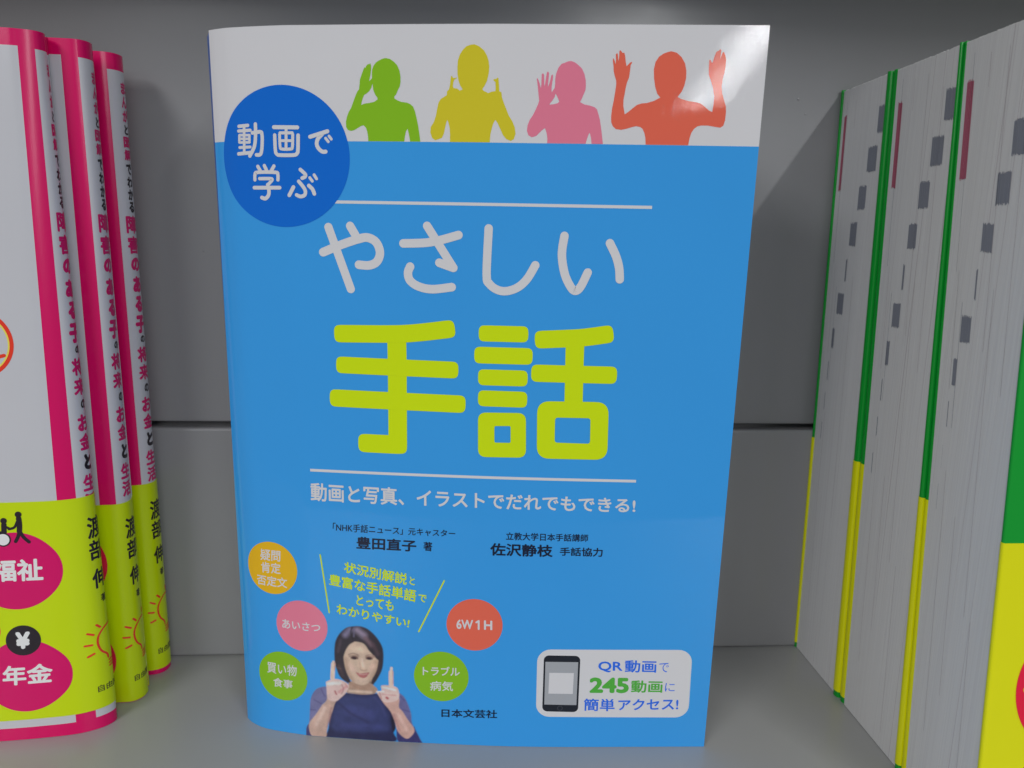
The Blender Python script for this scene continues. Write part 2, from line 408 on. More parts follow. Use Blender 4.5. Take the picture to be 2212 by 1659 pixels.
D = {'texts': [('subtitle_lettering', '動画と写真、イラストでだれでもできる!', [(27.05, 84.35), (122.69, 82.95), (122.85, 78.3), (26.96, 78.56)], 'white', 0.022),
     ('author_lettering', '「NHK手話ニュース」元キャスター', [(33.56, 72.11), (70.28, 71.55), (70.19, 69.32), (33.38, 69.43)], 'black', 0.012),
     ('author_lettering', '豊田直子', [(40.6, 68.17), (58.73, 67.9), (58.61, 64.19), (40.52, 64.24)], 'black', 0.026),
     ('author_lettering', '著', [(60.76, 67.51), (63.39, 67.47), (63.33, 64.52), (60.75, 64.72)], 'black', 0.02),
     ('author_lettering', '立教大学日本手話講師', [(85.19, 71.49), (109.43, 71.41), (109.43, 69.07), (85.23, 69.05)], 'black', 0.015),
     ('author_lettering', '佐沢静枝', [(80.59, 67.98), (99.07, 67.83), (99.15, 64.02), (80.64, 63.96)], 'black', 0.026),
     ('author_lettering', '手話協力', [(101.15, 67.18), (113.87, 67.23), (113.95, 64.38), (101.24, 64.55)], 'black', 0.02),
     ('blurb_lettering', '状況別解説', [(36.73, 59.96), (55.92, 57.15), (55.63, 53.36), (36.51, 56.46)], 'lime', 0.02),
     ('blurb_lettering', 'と', [(56.62, 56.24), (58.21, 55.94), (58.07, 53.38), (56.52, 53.78)], 'lime', 0.02),
     ('blurb_lettering', '豊富な手話単語', [(31.95, 55.8), (58.63, 51.94), (58.35, 47.92), (31.85, 52.08)], 'lime', 0.02),
     ('blurb_lettering', 'で', [(59.25, 50.78), (61.77, 50.33), (61.55, 47.93), (59.06, 48.29)], 'lime', 0.02),
     ('blurb_lettering', 'とっても', [(40.33, 49.41), (51.84, 48.16), (51.53, 44.63), (40.13, 46.03)], 'lime', 0.02),
     ('blurb_lettering', 'わかりやすい!', [(33.97, 46.12), (56.62, 42.39), (56.19, 39.36), (33.93, 42.73)], 'lime', 0.02),
     ('circle_lettering', '疑問', [(9.81, 61.83), (16.59, 61.91), (16.32, 58.32), (9.6, 58.13)], 'white', 0.015),
     ('circle_lettering', '肯定', [(9.79, 57.72), (16.4, 57.76), (16.33, 54.26), (9.74, 54.07)], 'white', 0.015),
     ('circle_lettering', '否定文', [(8.08, 53.27), (18.39, 53.2), (18.24, 49.86), (7.94, 49.9)], 'white', 0.015),
     ('circle_lettering', 'あいさつ', [(16.05, 39.53), (28.7, 39.03), (28.53, 36.27), (16.0, 36.37)], 'white', 0.018),
     ('circle_lettering', '買い物', [(10.12, 24.2), (20.45, 24.09), (20.19, 20.33), (10.02, 20.27)], 'white', 0.015),
     ('circle_lettering', '食事', [(12.03, 19.04), (18.88, 18.83), (18.6, 15.85), (11.87, 15.74)], 'white', 0.015),
     ('circle_lettering', '6W', [(70.69, 42.93), (75.75, 42.97), (75.78, 39.83), (70.71, 39.79)], 'white', 0.03),
     ('circle_lettering', 'H', [(79.03, 42.97), (81.56, 42.92), (81.6, 39.83), (79.07, 39.87)], 'white', 0.03),
     ('circle_lettering', 'トラブル', [(60.4, 26.81), (71.8, 27.08), (71.81, 23.99), (60.39, 23.72)], 'white', 0.02),
     ('circle_lettering', '病気', [(62.65, 21.89), (69.75, 22.04), (69.76, 18.68), (62.64, 18.52)], 'white', 0.015),
     ('publisher_lettering', '日本文芸社', [(66.18, 12.43), (83.53, 12.81), (83.53, 9.85), (66.18, 9.52)], 'black', 0.02),
     ('callout_lettering', 'QR', [(114.25, 30.07), (121.69, 29.97), (121.81, 26.32), (114.34, 26.35)], 'blue', 0.024),
     ('callout_lettering', '動画', [(122.38, 30.57), (132.09, 30.44), (132.2, 26.3), (122.53, 26.36)], 'blue', 0.02),
     ('callout_lettering', 'で', [(133.02, 29.72), (135.97, 29.66), (136.03, 26.45), (133.11, 26.52)], 'blue', 0.0),
     ('callout_number', '245', [(111.82, 24.58), (124.01, 24.54), (124.16, 19.16), (111.9, 19.18)], 'green', 0.045),
     ('callout_number', '動画', [(124.71, 23.68), (134.46, 23.52), (134.54, 19.37), (124.8, 19.38)], 'green', 0.022),
     ('callout_lettering', 'に', [(135.28, 22.75), (138.29, 22.72), (138.34, 19.82), (135.32, 19.81)], 'blue', 0.0),
     ('callout_lettering', '簡単', [(110.32, 17.27), (119.97, 17.19), (120.08, 12.84), (110.38, 12.98)], 'blue', 0.018),
     ('callout_lettering', 'アクセス!', [(121.07, 16.98), (139.82, 17.47), (139.96, 13.39), (121.15, 13.19)], 'blue', 0.022)], 'rules': [(36.0, 122.4, 164.95), (27.1, 122.5, 88.1)], 'strokes': [('title_lettering', 2.33, 2.0, 'white', [(34.58, 158.17), (40.52, 141.4)]),
     ('title_lettering', 2.37, 2.0, 'white', [(32.89, 151.34), (37.91, 153.42), (42.97, 155.13), (45.6, 155.55), (47.95, 154.31), (48.96, 151.58), (48.11, 149.17), (45.94, 148.06), (42.97, 148.13)]),
     ('title_lettering', 2.33, 2.0, 'white', [(40.71, 158.6), (42.18, 156.12)]),
     ('title_lettering', 2.33, 2.0, 'white', [(55.52, 154.19), (61.64, 154.49), (65.86, 155.3), (70.75, 156.71)]),
     ('title_lettering', 2.31, 2.0, 'white', [(62.13, 158.99), (69.39, 147.89)]),
     ('title_lettering', 2.35, 2.0, 'white', [(69.39, 147.89), (65.49, 149.18)]),
     ('title_lettering', 2.36, 2.0, 'white', [(57.37, 147.95), (56.74, 146.22), (57.34, 144.15), (59.71, 142.58), (63.5, 141.93), (68.94, 142.62)]),
     ('title_lettering', 2.29, 2.0, 'white', [(78.97, 158.62), (78.57, 146.26), (79.39, 143.74), (81.6, 142.18), (84.17, 141.91), (87.17, 143.0), (89.66, 145.36), (91.78, 149.07)]),
     ('title_lettering', 2.29, 2.0, 'white', [(99.41, 157.05), (98.89, 152.17), (99.75, 147.18), (101.35, 143.77), (102.79, 142.38), (104.27, 143.52), (106.04, 147.41)]),
     ('title_lettering', 2.29, 2.0, 'white', [(111.68, 155.36), (113.44, 152.02), (114.47, 148.86), (114.81, 145.77)]),
     ('title_lettering', 4.98, 3.2, 'lime', [(37.64, 128.8), (52.89, 129.18), (59.64, 129.75), (67.69, 130.89)]),
     ('title_lettering', 4.82, 3.2, 'lime', [(37.92, 119.83), (68.77, 119.44)]),
     ('title_lettering', 5.11, 3.2, 'lime', [(35.93, 110.12), (70.75, 109.66)]),
     ('title_lettering', 5.44, 3.2, 'lime', [(53.37, 128.71), (53.46, 119.05), (53.39, 96.69)]),
     ('title_lettering', 5.53, 3.2, 'lime', [(44.21, 97.07), (53.04, 96.98)]),
     ('title_lettering', 4.53, 3.2, 'lime', [(78.58, 130.05), (88.33, 130.06)]),
     ('title_lettering', 4.73, 3.2, 'lime', [(77.46, 123.91), (89.6, 123.89)]),
     ('title_lettering', 4.59, 3.2, 'lime', [(78.54, 117.61), (88.42, 117.59)]),
     ('title_lettering', 4.65, 3.2, 'lime', [(78.61, 111.55), (88.41, 111.48)]),
     ('title_lettering', 4.96, 3.2, 'lime', [(94.38, 128.74), (103.19, 129.33), (106.92, 129.75), (111.67, 130.52)]),
     ('title_lettering', 4.96, 3.2, 'lime', [(93.61, 119.18), (113.2, 119.12)]),
     ('title_lettering', 5.16, 3.2, 'lime', [(103.35, 127.67), (103.43, 120.49), (103.59, 110.01)]),
     ('badge_lettering', 0.9, 2.0, 'white', [(9.82, 184.73), (12.58, 184.94)]),
     ('badge_lettering', 0.86, 2.0, 'white', [(9.66, 183.5), (13.24, 183.66)]),
     ('badge_lettering', 0.81, 2.0, 'white', [(11.44, 184.53), (11.09, 177.7)]),
     ('badge_lettering', 0.73, 2.0, 'white', [(9.85, 182.32), (9.74, 180.55)]),
     ('badge_lettering', 0.72, 2.0, 'white', [(12.94, 182.28), (12.85, 180.51)]),
     ('badge_lettering', 0.69, 2.0, 'white', [(9.85, 182.43), (12.95, 182.39)]),
     ('badge_lettering', 0.65, 2.0, 'white', [(9.8, 181.47), (12.9, 181.43)]),
     ('badge_lettering', 0.68, 2.0, 'white', [(9.74, 180.5), (12.85, 180.51)]),
     ('badge_lettering', 0.77, 2.0, 'white', [(9.73, 179.17), (13.0, 179.29)]),
     ('badge_lettering', 0.95, 2.0, 'white', [(9.29, 177.5), (12.92, 177.79)]),
     ('badge_lettering', 0.98, 2.0, 'white', [(13.82, 182.97), (16.25, 183.2), (16.65, 182.56), (16.67, 181.07), (16.36, 178.31), (15.83, 177.28), (14.73, 177.2)]),
     ('badge_lettering', 1.01, 2.0, 'white', [(14.86, 185.22), (14.76, 182.37), (14.23, 179.39), (12.74, 176.94)]),
     ('badge_lettering', 1.05, 2.0, 'white', [(20.24, 184.38), (26.78, 184.3)]),
     ('badge_lettering', 0.98, 2.0, 'white', [(20.38, 182.32), (20.41, 178.29), (20.86, 177.33), (21.79, 177.12), (25.48, 177.13), (26.45, 177.56), (26.75, 178.51), (26.93, 182.27)]),
     ('badge_lettering', 0.8, 2.0, 'white', [(21.8, 182.52), (21.82, 179.35), (22.33, 178.71), (24.64, 178.71), (25.27, 179.24), (25.48, 182.51)]),
     ('badge_lettering', 0.8, 2.0, 'white', [(21.93, 182.9), (25.36, 182.89)]),
     ('badge_lettering', 0.8, 2.0, 'white', [(23.73, 184.19), (23.5, 178.82)]),
     ('badge_lettering', 0.72, 2.0, 'white', [(21.96, 180.87), (25.28, 180.87)]),
     ('badge_lettering', 1.05, 2.0, 'white', [(30.22, 181.91), (35.04, 183.36)]),
     ('badge_lettering', 1.05, 2.0, 'white', [(33.86, 182.94), (32.35, 181.4), (31.97, 180.03), (32.49, 178.88), (33.49, 178.11), (34.39, 178.11)]),
     ('badge_lettering', 0.75, 2.0, 'white', [(34.49, 181.56), (35.19, 180.69)]),
     ('badge_lettering', 0.75, 2.0, 'white', [(35.45, 182.11), (36.06, 181.36)]),
     ('badge_lettering', 0.99, 2.0, 'white', [(15.0, 174.13), (15.61, 173.16)]),
     ('badge_lettering', 0.99, 2.0, 'white', [(16.96, 174.34), (17.49, 173.27)]),
     ('badge_lettering', 0.98, 2.0, 'white', [(19.77, 174.23), (18.99, 173.05)]),
     ('badge_lettering', 0.95, 2.0, 'white', [(13.93, 170.6), (14.05, 171.97), (14.85, 172.58), (20.17, 172.58), (20.81, 171.98), (20.79, 170.62)]),
     ('badge_lettering', 0.91, 2.0, 'white', [(15.37, 170.91), (18.53, 170.92), (19.12, 170.68), (18.48, 169.92), (17.72, 169.27)]),
     ('badge_lettering', 1.0, 2.0, 'white', [(13.64, 168.49), (21.22, 168.53)]),
     ('badge_lettering', 1.04, 2.0, 'white', [(17.72, 169.27), (18.01, 167.75), (17.78, 166.44), (16.86, 165.61), (15.8, 165.84)]),
     ('badge_lettering', 0.98, 2.0, 'white', [(27.23, 173.35), (28.54, 172.15), (28.45, 171.51), (27.65, 171.11)]),
     ('badge_lettering', 0.99, 2.0, 'white', [(26.67, 170.24), (27.86, 168.81), (28.43, 167.63), (28.12, 166.59), (26.98, 166.25), (25.98, 166.63)]),
     ('badge_lettering', 1.03, 2.0, 'white', [(25.16, 168.71), (23.92, 166.54)]),
     ('badge_lettering', 1.04, 2.0, 'white', [(29.46, 169.16), (30.45, 168.2), (30.92, 167.02)]),
     ('badge_lettering', 0.81, 2.0, 'white', [(29.76, 171.24), (30.41, 170.39)]),
     ('badge_lettering', 0.82, 2.0, 'white', [(30.99, 172.01), (31.64, 171.01)]),
     ('blurb_stroke', 0.43, 2.0, 'lime', [(29.3, 61.64), (31.59, 42.97)]),
     ('blurb_stroke', 0.43, 2.0, 'lime', [(66.99, 55.32), (59.23, 38.31)]),
     ('circle_digit', 0.57, 2.0, 'white', [(77.44, 42.7), (77.47, 40.0)]),
     ('circle_digit', 0.57, 2.0, 'white', [(77.44, 42.7), (76.73, 42.19)])], 'rings': [[(76.58, 107.43), (90.22, 107.63), (90.54, 94.41), (76.71, 94.23)], [(81.32, 103.55), (85.92, 103.69), (86.01, 98.73), (81.4, 98.69)], [(93.3, 111.22), (113.53, 111.38), (113.87, 94.33), (93.61, 94.29)], [(98.53, 106.52), (108.52, 106.56), (108.7, 99.07), (98.62, 99.17)]], 'sil': [('green', [(46.19, 180.63), (46.16, 181.93), (45.96, 183.32), (45.61, 184.35), (44.97, 184.95), (44.32, 184.78), (43.38, 184.25), (42.44, 183.73), (41.51, 183.5), (40.67, 183.72), (40.19, 184.49), (40.17, 185.88), (40.47, 187.09), (40.96, 188.29), (41.64, 189.32), (42.13, 190.52), (42.9, 192.4), (43.39, 193.42), (43.91, 194.02), (44.06, 195.12), (44.22, 196.47), (44.66, 197.65), (45.14, 198.83), (45.47, 199.5), (45.74, 199.36), (45.98, 199.83), (46.26, 200.2), (46.72, 200.28), (47.09, 200.5), (47.26, 200.0), (47.29, 199.16), (47.1, 197.82), (46.9, 196.97), (46.68, 196.05), (47.3, 196.6), (47.48, 196.81), (47.46, 197.82), (47.56, 198.99), (47.9, 199.83), (48.55, 200.66), (49.19, 201.08), (50.29, 201.58), (51.2, 201.77), (52.28, 201.57), (53.36, 200.91), (54.26, 199.99), (54.88, 198.65), (55.13, 197.15), (55.12, 195.8), (54.93, 194.79), (54.37, 193.78), (53.91, 192.76), (53.41, 192.25), (53.44, 191.75), (54.17, 191.32), (55.26, 190.9), (56.72, 190.74), (57.63, 190.4), (58.44, 189.73), (58.89, 188.71), (59.34, 187.01), (59.78, 184.96), (60.14, 182.56), (60.35, 180.75), (57.59, 180.72), (57.38, 182.19), (57.12, 183.39), (56.94, 184.17), (56.48, 183.48), (56.19, 182.18), (55.99, 180.71)], [(47.53, 195.46), (47.26, 194.44), (46.7, 193.6), (45.95, 193.0), (45.3, 192.66), (44.92, 191.89), (44.63, 191.04), (44.42, 190.1), (45.35, 190.45), (46.64, 190.62), (47.94, 190.88), (48.86, 191.48), (48.87, 191.9), (48.33, 192.58), (47.8, 193.77), (47.62, 195.12)]),
     ('yellow', [(68.34, 180.65), (68.37, 182.8), (68.27, 184.34), (67.9, 185.87), (67.59, 186.46), (67.31, 185.69), (67.0, 184.33), (66.69, 182.95), (66.18, 181.92), (65.27, 181.57), (64.36, 181.3), (63.53, 181.9), (63.08, 183.27), (63.17, 184.64), (64.0, 185.84), (64.54, 187.38), (64.91, 189.25), (65.27, 190.78), (65.9, 191.71), (67.08, 192.39), (67.47, 192.64), (67.52, 193.56), (68.06, 194.07), (68.37, 195.49), (68.5, 196.83), (68.59, 197.33), (68.86, 197.41), (69.08, 196.91), (69.58, 196.87), (70.12, 197.0), (70.08, 196.78), (69.49, 196.5), (69.19, 195.83), (69.09, 194.83), (69.23, 194.41), (70.31, 194.25), (70.85, 193.75), (71.66, 194.08), (71.02, 195.0), (70.57, 196.17), (70.29, 197.83), (70.25, 199.49), (70.37, 201.14), (70.89, 202.63), (71.68, 203.78), (72.57, 204.6), (73.63, 204.96), (74.68, 205.09), (75.92, 204.6), (77.17, 203.62), (77.98, 202.31), (78.43, 200.99), (78.59, 199.68), (78.47, 198.02), (78.05, 196.2), (77.44, 195.03), (76.83, 194.11), (77.28, 193.69), (78.44, 193.2), (79.24, 193.54), (80.3, 193.71), (80.32, 194.88), (80.23, 195.88), (79.73, 196.37), (79.73, 196.62), (80.43, 196.68), (80.78, 197.04), (81.01, 196.88), (81.19, 195.22), (81.27, 193.72), (81.86, 193.39), (82.0, 192.22), (82.47, 190.89), (83.2, 189.21), (83.85, 187.7), (84.85, 186.19), (85.5, 184.68), (85.71, 183.15), (85.29, 181.78), (84.5, 181.34), (83.33, 181.75), (82.42, 182.76), (81.69, 184.29), (80.95, 185.81), (80.37, 186.57), (79.88, 185.8), (79.45, 184.43), (79.11, 182.9), (78.96, 180.67)], []),
     ('pink', [(94.06, 180.61), (94.09, 182.2), (93.82, 183.56), (93.39, 184.68), (92.69, 184.22), (91.93, 183.46), (91.16, 182.69), (89.98, 182.33), (89.1, 182.82), (88.68, 183.94), (88.81, 185.3), (89.33, 186.66), (90.16, 187.88), (90.83, 189.23), (91.42, 190.58), (91.68, 191.47), (91.52, 192.66), (91.32, 194.29), (91.13, 195.61), (90.91, 196.79), (91.09, 197.01), (91.45, 196.35), (91.76, 195.47), (92.02, 194.52), (92.14, 195.48), (92.15, 196.95), (92.18, 197.97), (92.49, 198.2), (92.78, 197.83), (92.86, 196.51), (92.89, 195.04), (93.08, 195.48), (93.27, 196.96), (93.46, 198.35), (93.76, 198.65), (94.04, 198.28), (93.97, 196.96), (93.85, 195.64), (93.84, 194.83), (94.16, 195.64), (94.44, 196.67), (94.64, 197.7), (94.94, 197.92), (95.11, 197.56), (95.02, 196.53), (94.84, 195.21), (94.78, 194.32), (94.85, 193.51), (95.22, 194.1), (95.59, 194.62), (95.68, 195.65), (95.67, 196.83), (95.86, 198.15), (96.44, 199.62), (97.18, 200.5), (98.09, 200.79), (98.85, 201.12), (99.61, 201.2), (100.55, 200.89), (101.5, 200.24), (102.45, 199.37), (103.12, 198.07), (103.49, 196.61), (103.58, 195.14), (103.51, 194.11), (103.02, 192.93), (102.6, 191.89), (102.23, 191.22), (103.42, 190.64), (104.68, 190.43), (106.1, 190.0), (106.66, 189.49), (107.1, 188.37), (107.56, 186.89), (107.97, 184.8), (108.28, 183.0), (108.61, 180.66), (105.67, 180.66), (105.49, 182.2), (105.21, 183.26), (104.99, 183.71), (104.68, 182.95), (104.33, 181.89), (104.11, 180.67)], [(95.85, 193.27), (95.66, 192.41), (95.14, 191.59), (94.69, 191.06), (94.32, 190.49), (95.48, 190.62), (96.41, 190.86), (96.87, 191.23), (96.61, 191.97), (96.11, 192.86)]),
     ('coral', [(119.75, 180.72), (119.59, 182.58), (119.26, 183.76), (118.76, 184.77), (118.12, 185.26), (117.05, 185.45), (116.01, 185.24), (114.62, 184.8), (113.23, 184.49), (111.81, 184.67), (110.99, 185.34), (110.53, 186.34), (110.42, 187.85), (110.59, 189.86), (110.93, 191.86), (111.18, 193.85), (111.35, 195.67), (111.31, 196.5), (110.9, 197.64), (110.55, 198.79), (110.44, 200.09), (110.21, 201.23), (110.23, 201.88), (110.43, 201.88), (110.73, 201.24), (110.94, 200.5), (111.0, 201.56), (110.9, 202.86), (111.2, 203.22), (111.42, 202.87), (111.56, 201.73), (111.68, 201.24), (111.76, 202.38), (111.76, 203.68), (111.97, 203.87), (112.33, 203.6), (112.52, 203.28), (113.04, 203.28), (113.28, 202.56), (113.49, 201.26), (113.78, 200.04), (114.22, 200.53), (114.71, 201.02), (115.14, 201.11), (115.12, 200.87), (114.8, 200.29), (114.71, 198.82), (114.56, 197.35), (114.1, 196.19), (113.83, 194.87), (113.64, 193.39), (113.41, 191.89), (113.45, 190.39), (113.91, 188.36), (114.75, 188.91), (115.76, 189.76), (116.93, 190.69), (118.13, 191.08), (119.52, 191.21), (121.23, 191.73), (122.83, 192.58), (121.99, 193.48), (121.37, 195.12), (120.93, 197.25), (120.76, 199.37), (121.08, 201.16), (121.95, 202.46), (123.1, 203.2), (124.28, 203.61), (124.96, 203.73), (126.35, 203.39), (127.62, 202.35), (128.58, 200.9), (129.05, 199.12), (129.1, 197.33), (128.79, 195.53), (128.2, 194.04), (127.25, 192.74), (128.15, 192.31), (129.92, 191.83), (132.03, 191.53), (133.27, 191.21), (134.36, 190.48), (135.48, 189.58), (136.38, 189.18), (136.56, 191.17), (136.59, 192.98), (136.08, 195.11), (135.43, 196.74), (134.8, 198.2), (134.67, 199.82), (134.66, 201.76), (134.86, 201.84), (135.4, 201.04), (135.59, 201.29), (135.84, 202.42), (136.25, 203.63), (136.57, 203.87), (136.91, 203.95), (137.22, 204.32), (137.5, 204.04), (137.51, 203.23), (137.33, 201.95), (137.7, 203.07), (137.88, 203.56), (138.21, 203.64), (138.63, 202.76), (138.88, 201.8), (138.89, 200.18), (138.72, 198.56), (138.41, 197.1), (138.32, 195.46), (138.61, 193.66), (139.18, 192.02), (139.72, 190.71), (139.9, 189.22), (139.84, 187.23), (139.52, 185.89), (138.77, 185.38), (137.36, 185.56), (135.6, 185.84), (133.85, 185.85), (132.82, 185.63), (131.99, 184.95), (131.37, 183.93), (131.03, 182.58), (130.82, 180.55)], [])], 'circles': [('orange', 13.3, 55.9, 8.5),
     ('pink', 22.5, 37.8, 8.4),
     ('green', 15.4, 19.8, 8.4),
     ('coral', 76.2, 41.3, 8.5),
     ('green', 66.1, 23.5, 8.45)], 'badge': (22.4, 176.6, 18.6), 'callout': [(95.46, 33.83), (142.9, 34.17), (143.28, 10.65), (95.59, 10.8)], 'phone': [(97.53, 31.87), (108.69, 31.82), (108.69, 12.49), (97.51, 12.7)], 'screen': [(98.05, 29.7), (108.09, 29.71), (108.09, 14.97), (98.1, 15.08)], 'patch': [(99.35, 26.01), (106.9, 26.02), (106.82, 18.84), (99.26, 18.89)], 'button': [(103.02, 13.84), (103.87, 13.85)], 'woman': [('p', (89, 88, 122), 0.35, [(22.62, -0.08), (22.87, 2.75), (23.8, 4.63), (24.24, 9.07), (24.67, 13.17), (26.17, 16.18), (28.11, 17.46), (30.25, 17.47), (30.13, 13.29), (28.75, 11.75), (27.3, 8.74), (24.97, 5.64), (24.03, 3.19), (24.76, -0.25)]),
     ('p', (50, 48, 89), 0.4, [(22.62, -0.08), (22.81, 2.6), (23.72, 4.18), (24.27, 2.05), (25.19, -0.21)]),
     ('l', (60, 58, 97), 0.5, [(24.25, 9.36), (26.22, 9.39)], 0.25),
     ('l', (60, 58, 97), 0.5, [(25.79, 12.98), (28.2, 11.71)], 0.23),
     ('l', (64, 60, 100), 0.5, [(28.23, 16.9), (29.36, 14.39)], 0.23),
     ('p', (83, 81, 118), 0.35, [(52.59, 17.45), (54.39, 16.12), (55.66, 13.61), (56.68, 10.21), (56.92, 7.03), (58.2, 4.19), (59.36, 1.62), (59.69, -0.42), (52.94, -0.22), (52.07, 4.71), (51.75, 11.94)]),
     ('p', (44, 42, 85), 0.4, [(52.07, 4.71), (54.01, 2.49), (55.57, 1.41), (57.41, 3.27), (57.56, 5.9), (58.2, 4.19), (59.36, 1.62), (59.69, -0.42), (52.94, -0.22)]),
     ('l', (58, 54, 97), 0.5, [(54.09, 11.5), (56.55, 10.78)], 0.23),
     ('l', (58, 54, 97), 0.5, [(53.35, 16.06), (54.64, 14.7)], 0.23),
     ('p', (29, 31, 62), 0.35, [(28.94, 0.08), (30.25, 3.12), (30.51, 7.53), (31.41, 11.08), (33.09, 13.81), (36.2, 16.0), (38.44, 15.99), (42.66, 16.01), (45.55, 16.49), (46.84, 15.95), (49.41, 12.38), (51.2, 9.02), (51.73, 5.28), (51.13, 3.2), (50.44, -0.22), (28.92, -0.51)]),
     ('p', (40, 46, 85), 2.2, [(31.34, 3.5), (31.89, 9.09), (33.6, 12.98), (36.58, 15.22), (42.64, 15.23), (46.06, 15.9), (48.36, 12.31), (49.63, 8.93), (49.84, 4.58), (47.72, 3.27), (37.09, 2.49), (32.79, 2.44)]),
     ('l', (48, 53, 97), 3.2, [(37.25, 10.08), (43.59, 9.1)], 3.05),
     ('l', (46, 51, 95), 2.4, [(34.46, 4.63), (46.69, 4.95)], 1.78),
     ('l', (34, 36, 71), 1.4, [(34.11, 12.16), (37.76, 8.96), (43.01, 6.44)], 0.66),
     ('l', (48, 52, 93), 1.2, [(45.26, 14.98), (47.32, 12.53), (48.58, 9.15)], 0.51),
     ('p', (21, 19, 38), 0.5, [(50.16, 9.54), (51.32, 7.87), (51.81, 4.99), (50.88, 3.47), (50.51, 6.08)]),
     ('p', (139, 113, 98), 0.3, [(37.22, 20.13), (36.75, 17.24), (36.2, 16.29), (38.44, 15.99), (42.13, 15.91), (45.42, 16.57), (46.22, 18.05), (44.81, 19.53), (44.05, 20.9)]),
     ('l', (137, 109, 93), 1.2, [(37.73, 19.6), (40.07, 18.2), (42.17, 18.06), (44.02, 19.33)], 0.86),
     ('l', (171, 150, 135), 0.8, [(37.41, 16.86), (44.24, 16.86)], 0.76),
     ('p', (36, 30, 38), 0.3, [(38.94, 38.9), (36.85, 38.29), (34.72, 36.26), (33.34, 33.66), (32.87, 30.56), (32.89, 26.34), (33.61, 23.56), (34.61, 21.37), (36.16, 20.06), (37.16, 19.79), (37.56, 23.85), (44.29, 19.83), (45.34, 20.27), (46.68, 22.63), (47.76, 25.1), (48.24, 28.51), (48.11, 31.85), (47.11, 34.3), (45.6, 36.42), (43.57, 38.23), (41.27, 39.05)]),
     ('p', (163, 141, 124), 0.3, [(39.35, 33.8), (37.76, 32.71), (36.68, 31.1), (35.99, 29.37), (35.71, 27.67), (36.02, 25.44), (36.46, 23.77), (37.05, 21.97), (38.01, 20.53), (39.83, 19.41), (41.66, 19.14), (43.3, 20.05), (44.64, 21.73), (45.61, 23.69), (46.31, 25.72), (46.71, 27.71), (46.12, 28.37), (44.72, 29.97), (43.58, 31.29), (42.7, 32.77), (41.42, 33.6)]),
     ('l', (150, 124, 107), 1.6, [(36.47, 27.72), (36.9, 23.8), (38.54, 20.51)], 1.17),
     ('l', (146, 120, 104), 1.6, [(45.97, 27.24), (45.4, 23.82), (44.05, 20.9)], 1.27),
     ('l', (180, 158, 139), 2.4, [(39.04, 31.55), (41.37, 31.14)], 1.78),
     ('l', (176, 152, 133), 2.0, [(41.28, 26.37), (41.51, 24.69)], 1.27),
     ('l', (171, 148, 133), 2.0, [(40.12, 20.63), (42.48, 20.79)], 1.27),
     ('l', (172, 146, 132), 2.0, [(37.86, 25.57), (38.88, 24.23)], 1.52),
     ('l', (171, 143, 128), 2.0, [(44.92, 26.05), (44.37, 24.6)], 1.42),
     ('l', (180, 159, 146), 0.8, [(41.57, 28.08), (41.92, 25.57)], 0.56),
     ('p', (40, 32, 40), 0.4, [(35.67, 28.23), (36.02, 25.44), (36.55, 23.21), (37.5, 21.01), (37.63, 19.82), (36.42, 19.96), (34.61, 21.37), (33.61, 23.85), (34.24, 27.56)]),
     ('p', (38, 31, 38), 0.4, [(46.71, 28.13), (46.41, 25.58), (45.6, 23.27), (44.63, 21.51), (44.45, 20.02), (45.48, 20.37), (46.81, 22.64), (47.76, 25.1), (48.05, 27.93)]),
     ('l', (100, 93, 116), 2.0, [(36.4, 35.82), (37.87, 37.72)], 1.42),
     ('l', (120, 108, 126), 2.4, [(40.21, 37.74), (42.24, 36.07)], 1.57),
     ('l', (93, 73, 81), 1.8, [(42.74, 35.13), (44.51, 33.02)], 1.12),
     ('l', (64, 48, 56), 1.4, [(45.04, 33.33), (46.53, 30.08)], 0.91),
     ('l', (58, 46, 56), 1.2, [(34.92, 34.05), (34.04, 30.08)], 0.66),
     ('l', (27, 23, 32), 0.5, [(38.61, 38.46), (38.16, 36.77), (38.71, 34.59)], 0.36),
     ('l', (87, 81, 106), 0.6, [(39.31, 38.23), (39.12, 35.45)], 0.3),
     ('l', (54, 40, 44), 0.8, [(34.18, 25.3), (35.41, 21.99)], 0.76),
     ('l', (48, 36, 42), 0.8, [(47.01, 27.31), (46.43, 23.32)], 0.61),
     ('l', (124, 100, 89), 0.8, [(37.67, 28.79), (40.29, 28.97)], 0.66),
     ('l', (126, 100, 89), 0.8, [(42.89, 28.95), (45.22, 29.02)], 0.66),
     ('l', (106, 81, 73), 0.45, [(37.29, 29.33), (38.74, 29.79), (40.3, 29.45)], 0.25),
     ('l', (116, 89, 81), 0.5, [(42.89, 29.29), (44.2, 29.71), (45.36, 29.31)], 0.25),
     ('l', (93, 69, 64), 0.5, [(38.23, 28.18), (39.1, 28.41), (40.06, 28.2)], 0.61),
     ('l', (36, 19, 27), 0.35, [(38.76, 28.22), (39.33, 28.18)], 0.91),
     ('l', (77, 52, 48), 0.3, [(38.13, 28.4), (39.11, 28.86), (40.12, 28.48)], 0.23),
     ('l', (95, 69, 65), 0.5, [(42.93, 28.34), (43.79, 28.56), (44.64, 28.34)], 0.56),
     ('l', (36, 21, 29), 0.35, [(43.5, 28.37), (44.05, 28.33)], 0.86),
     ('l', (77, 52, 48), 0.3, [(42.88, 28.59), (43.88, 28.99), (44.75, 28.57)], 0.23),
     ('l', (139, 109, 96), 0.7, [(41.11, 24.38), (42.02, 24.16), (42.94, 24.45)], 0.36),
     ('l', (146, 120, 106), 0.8, [(40.82, 26.9), (40.99, 24.94)], 0.3),
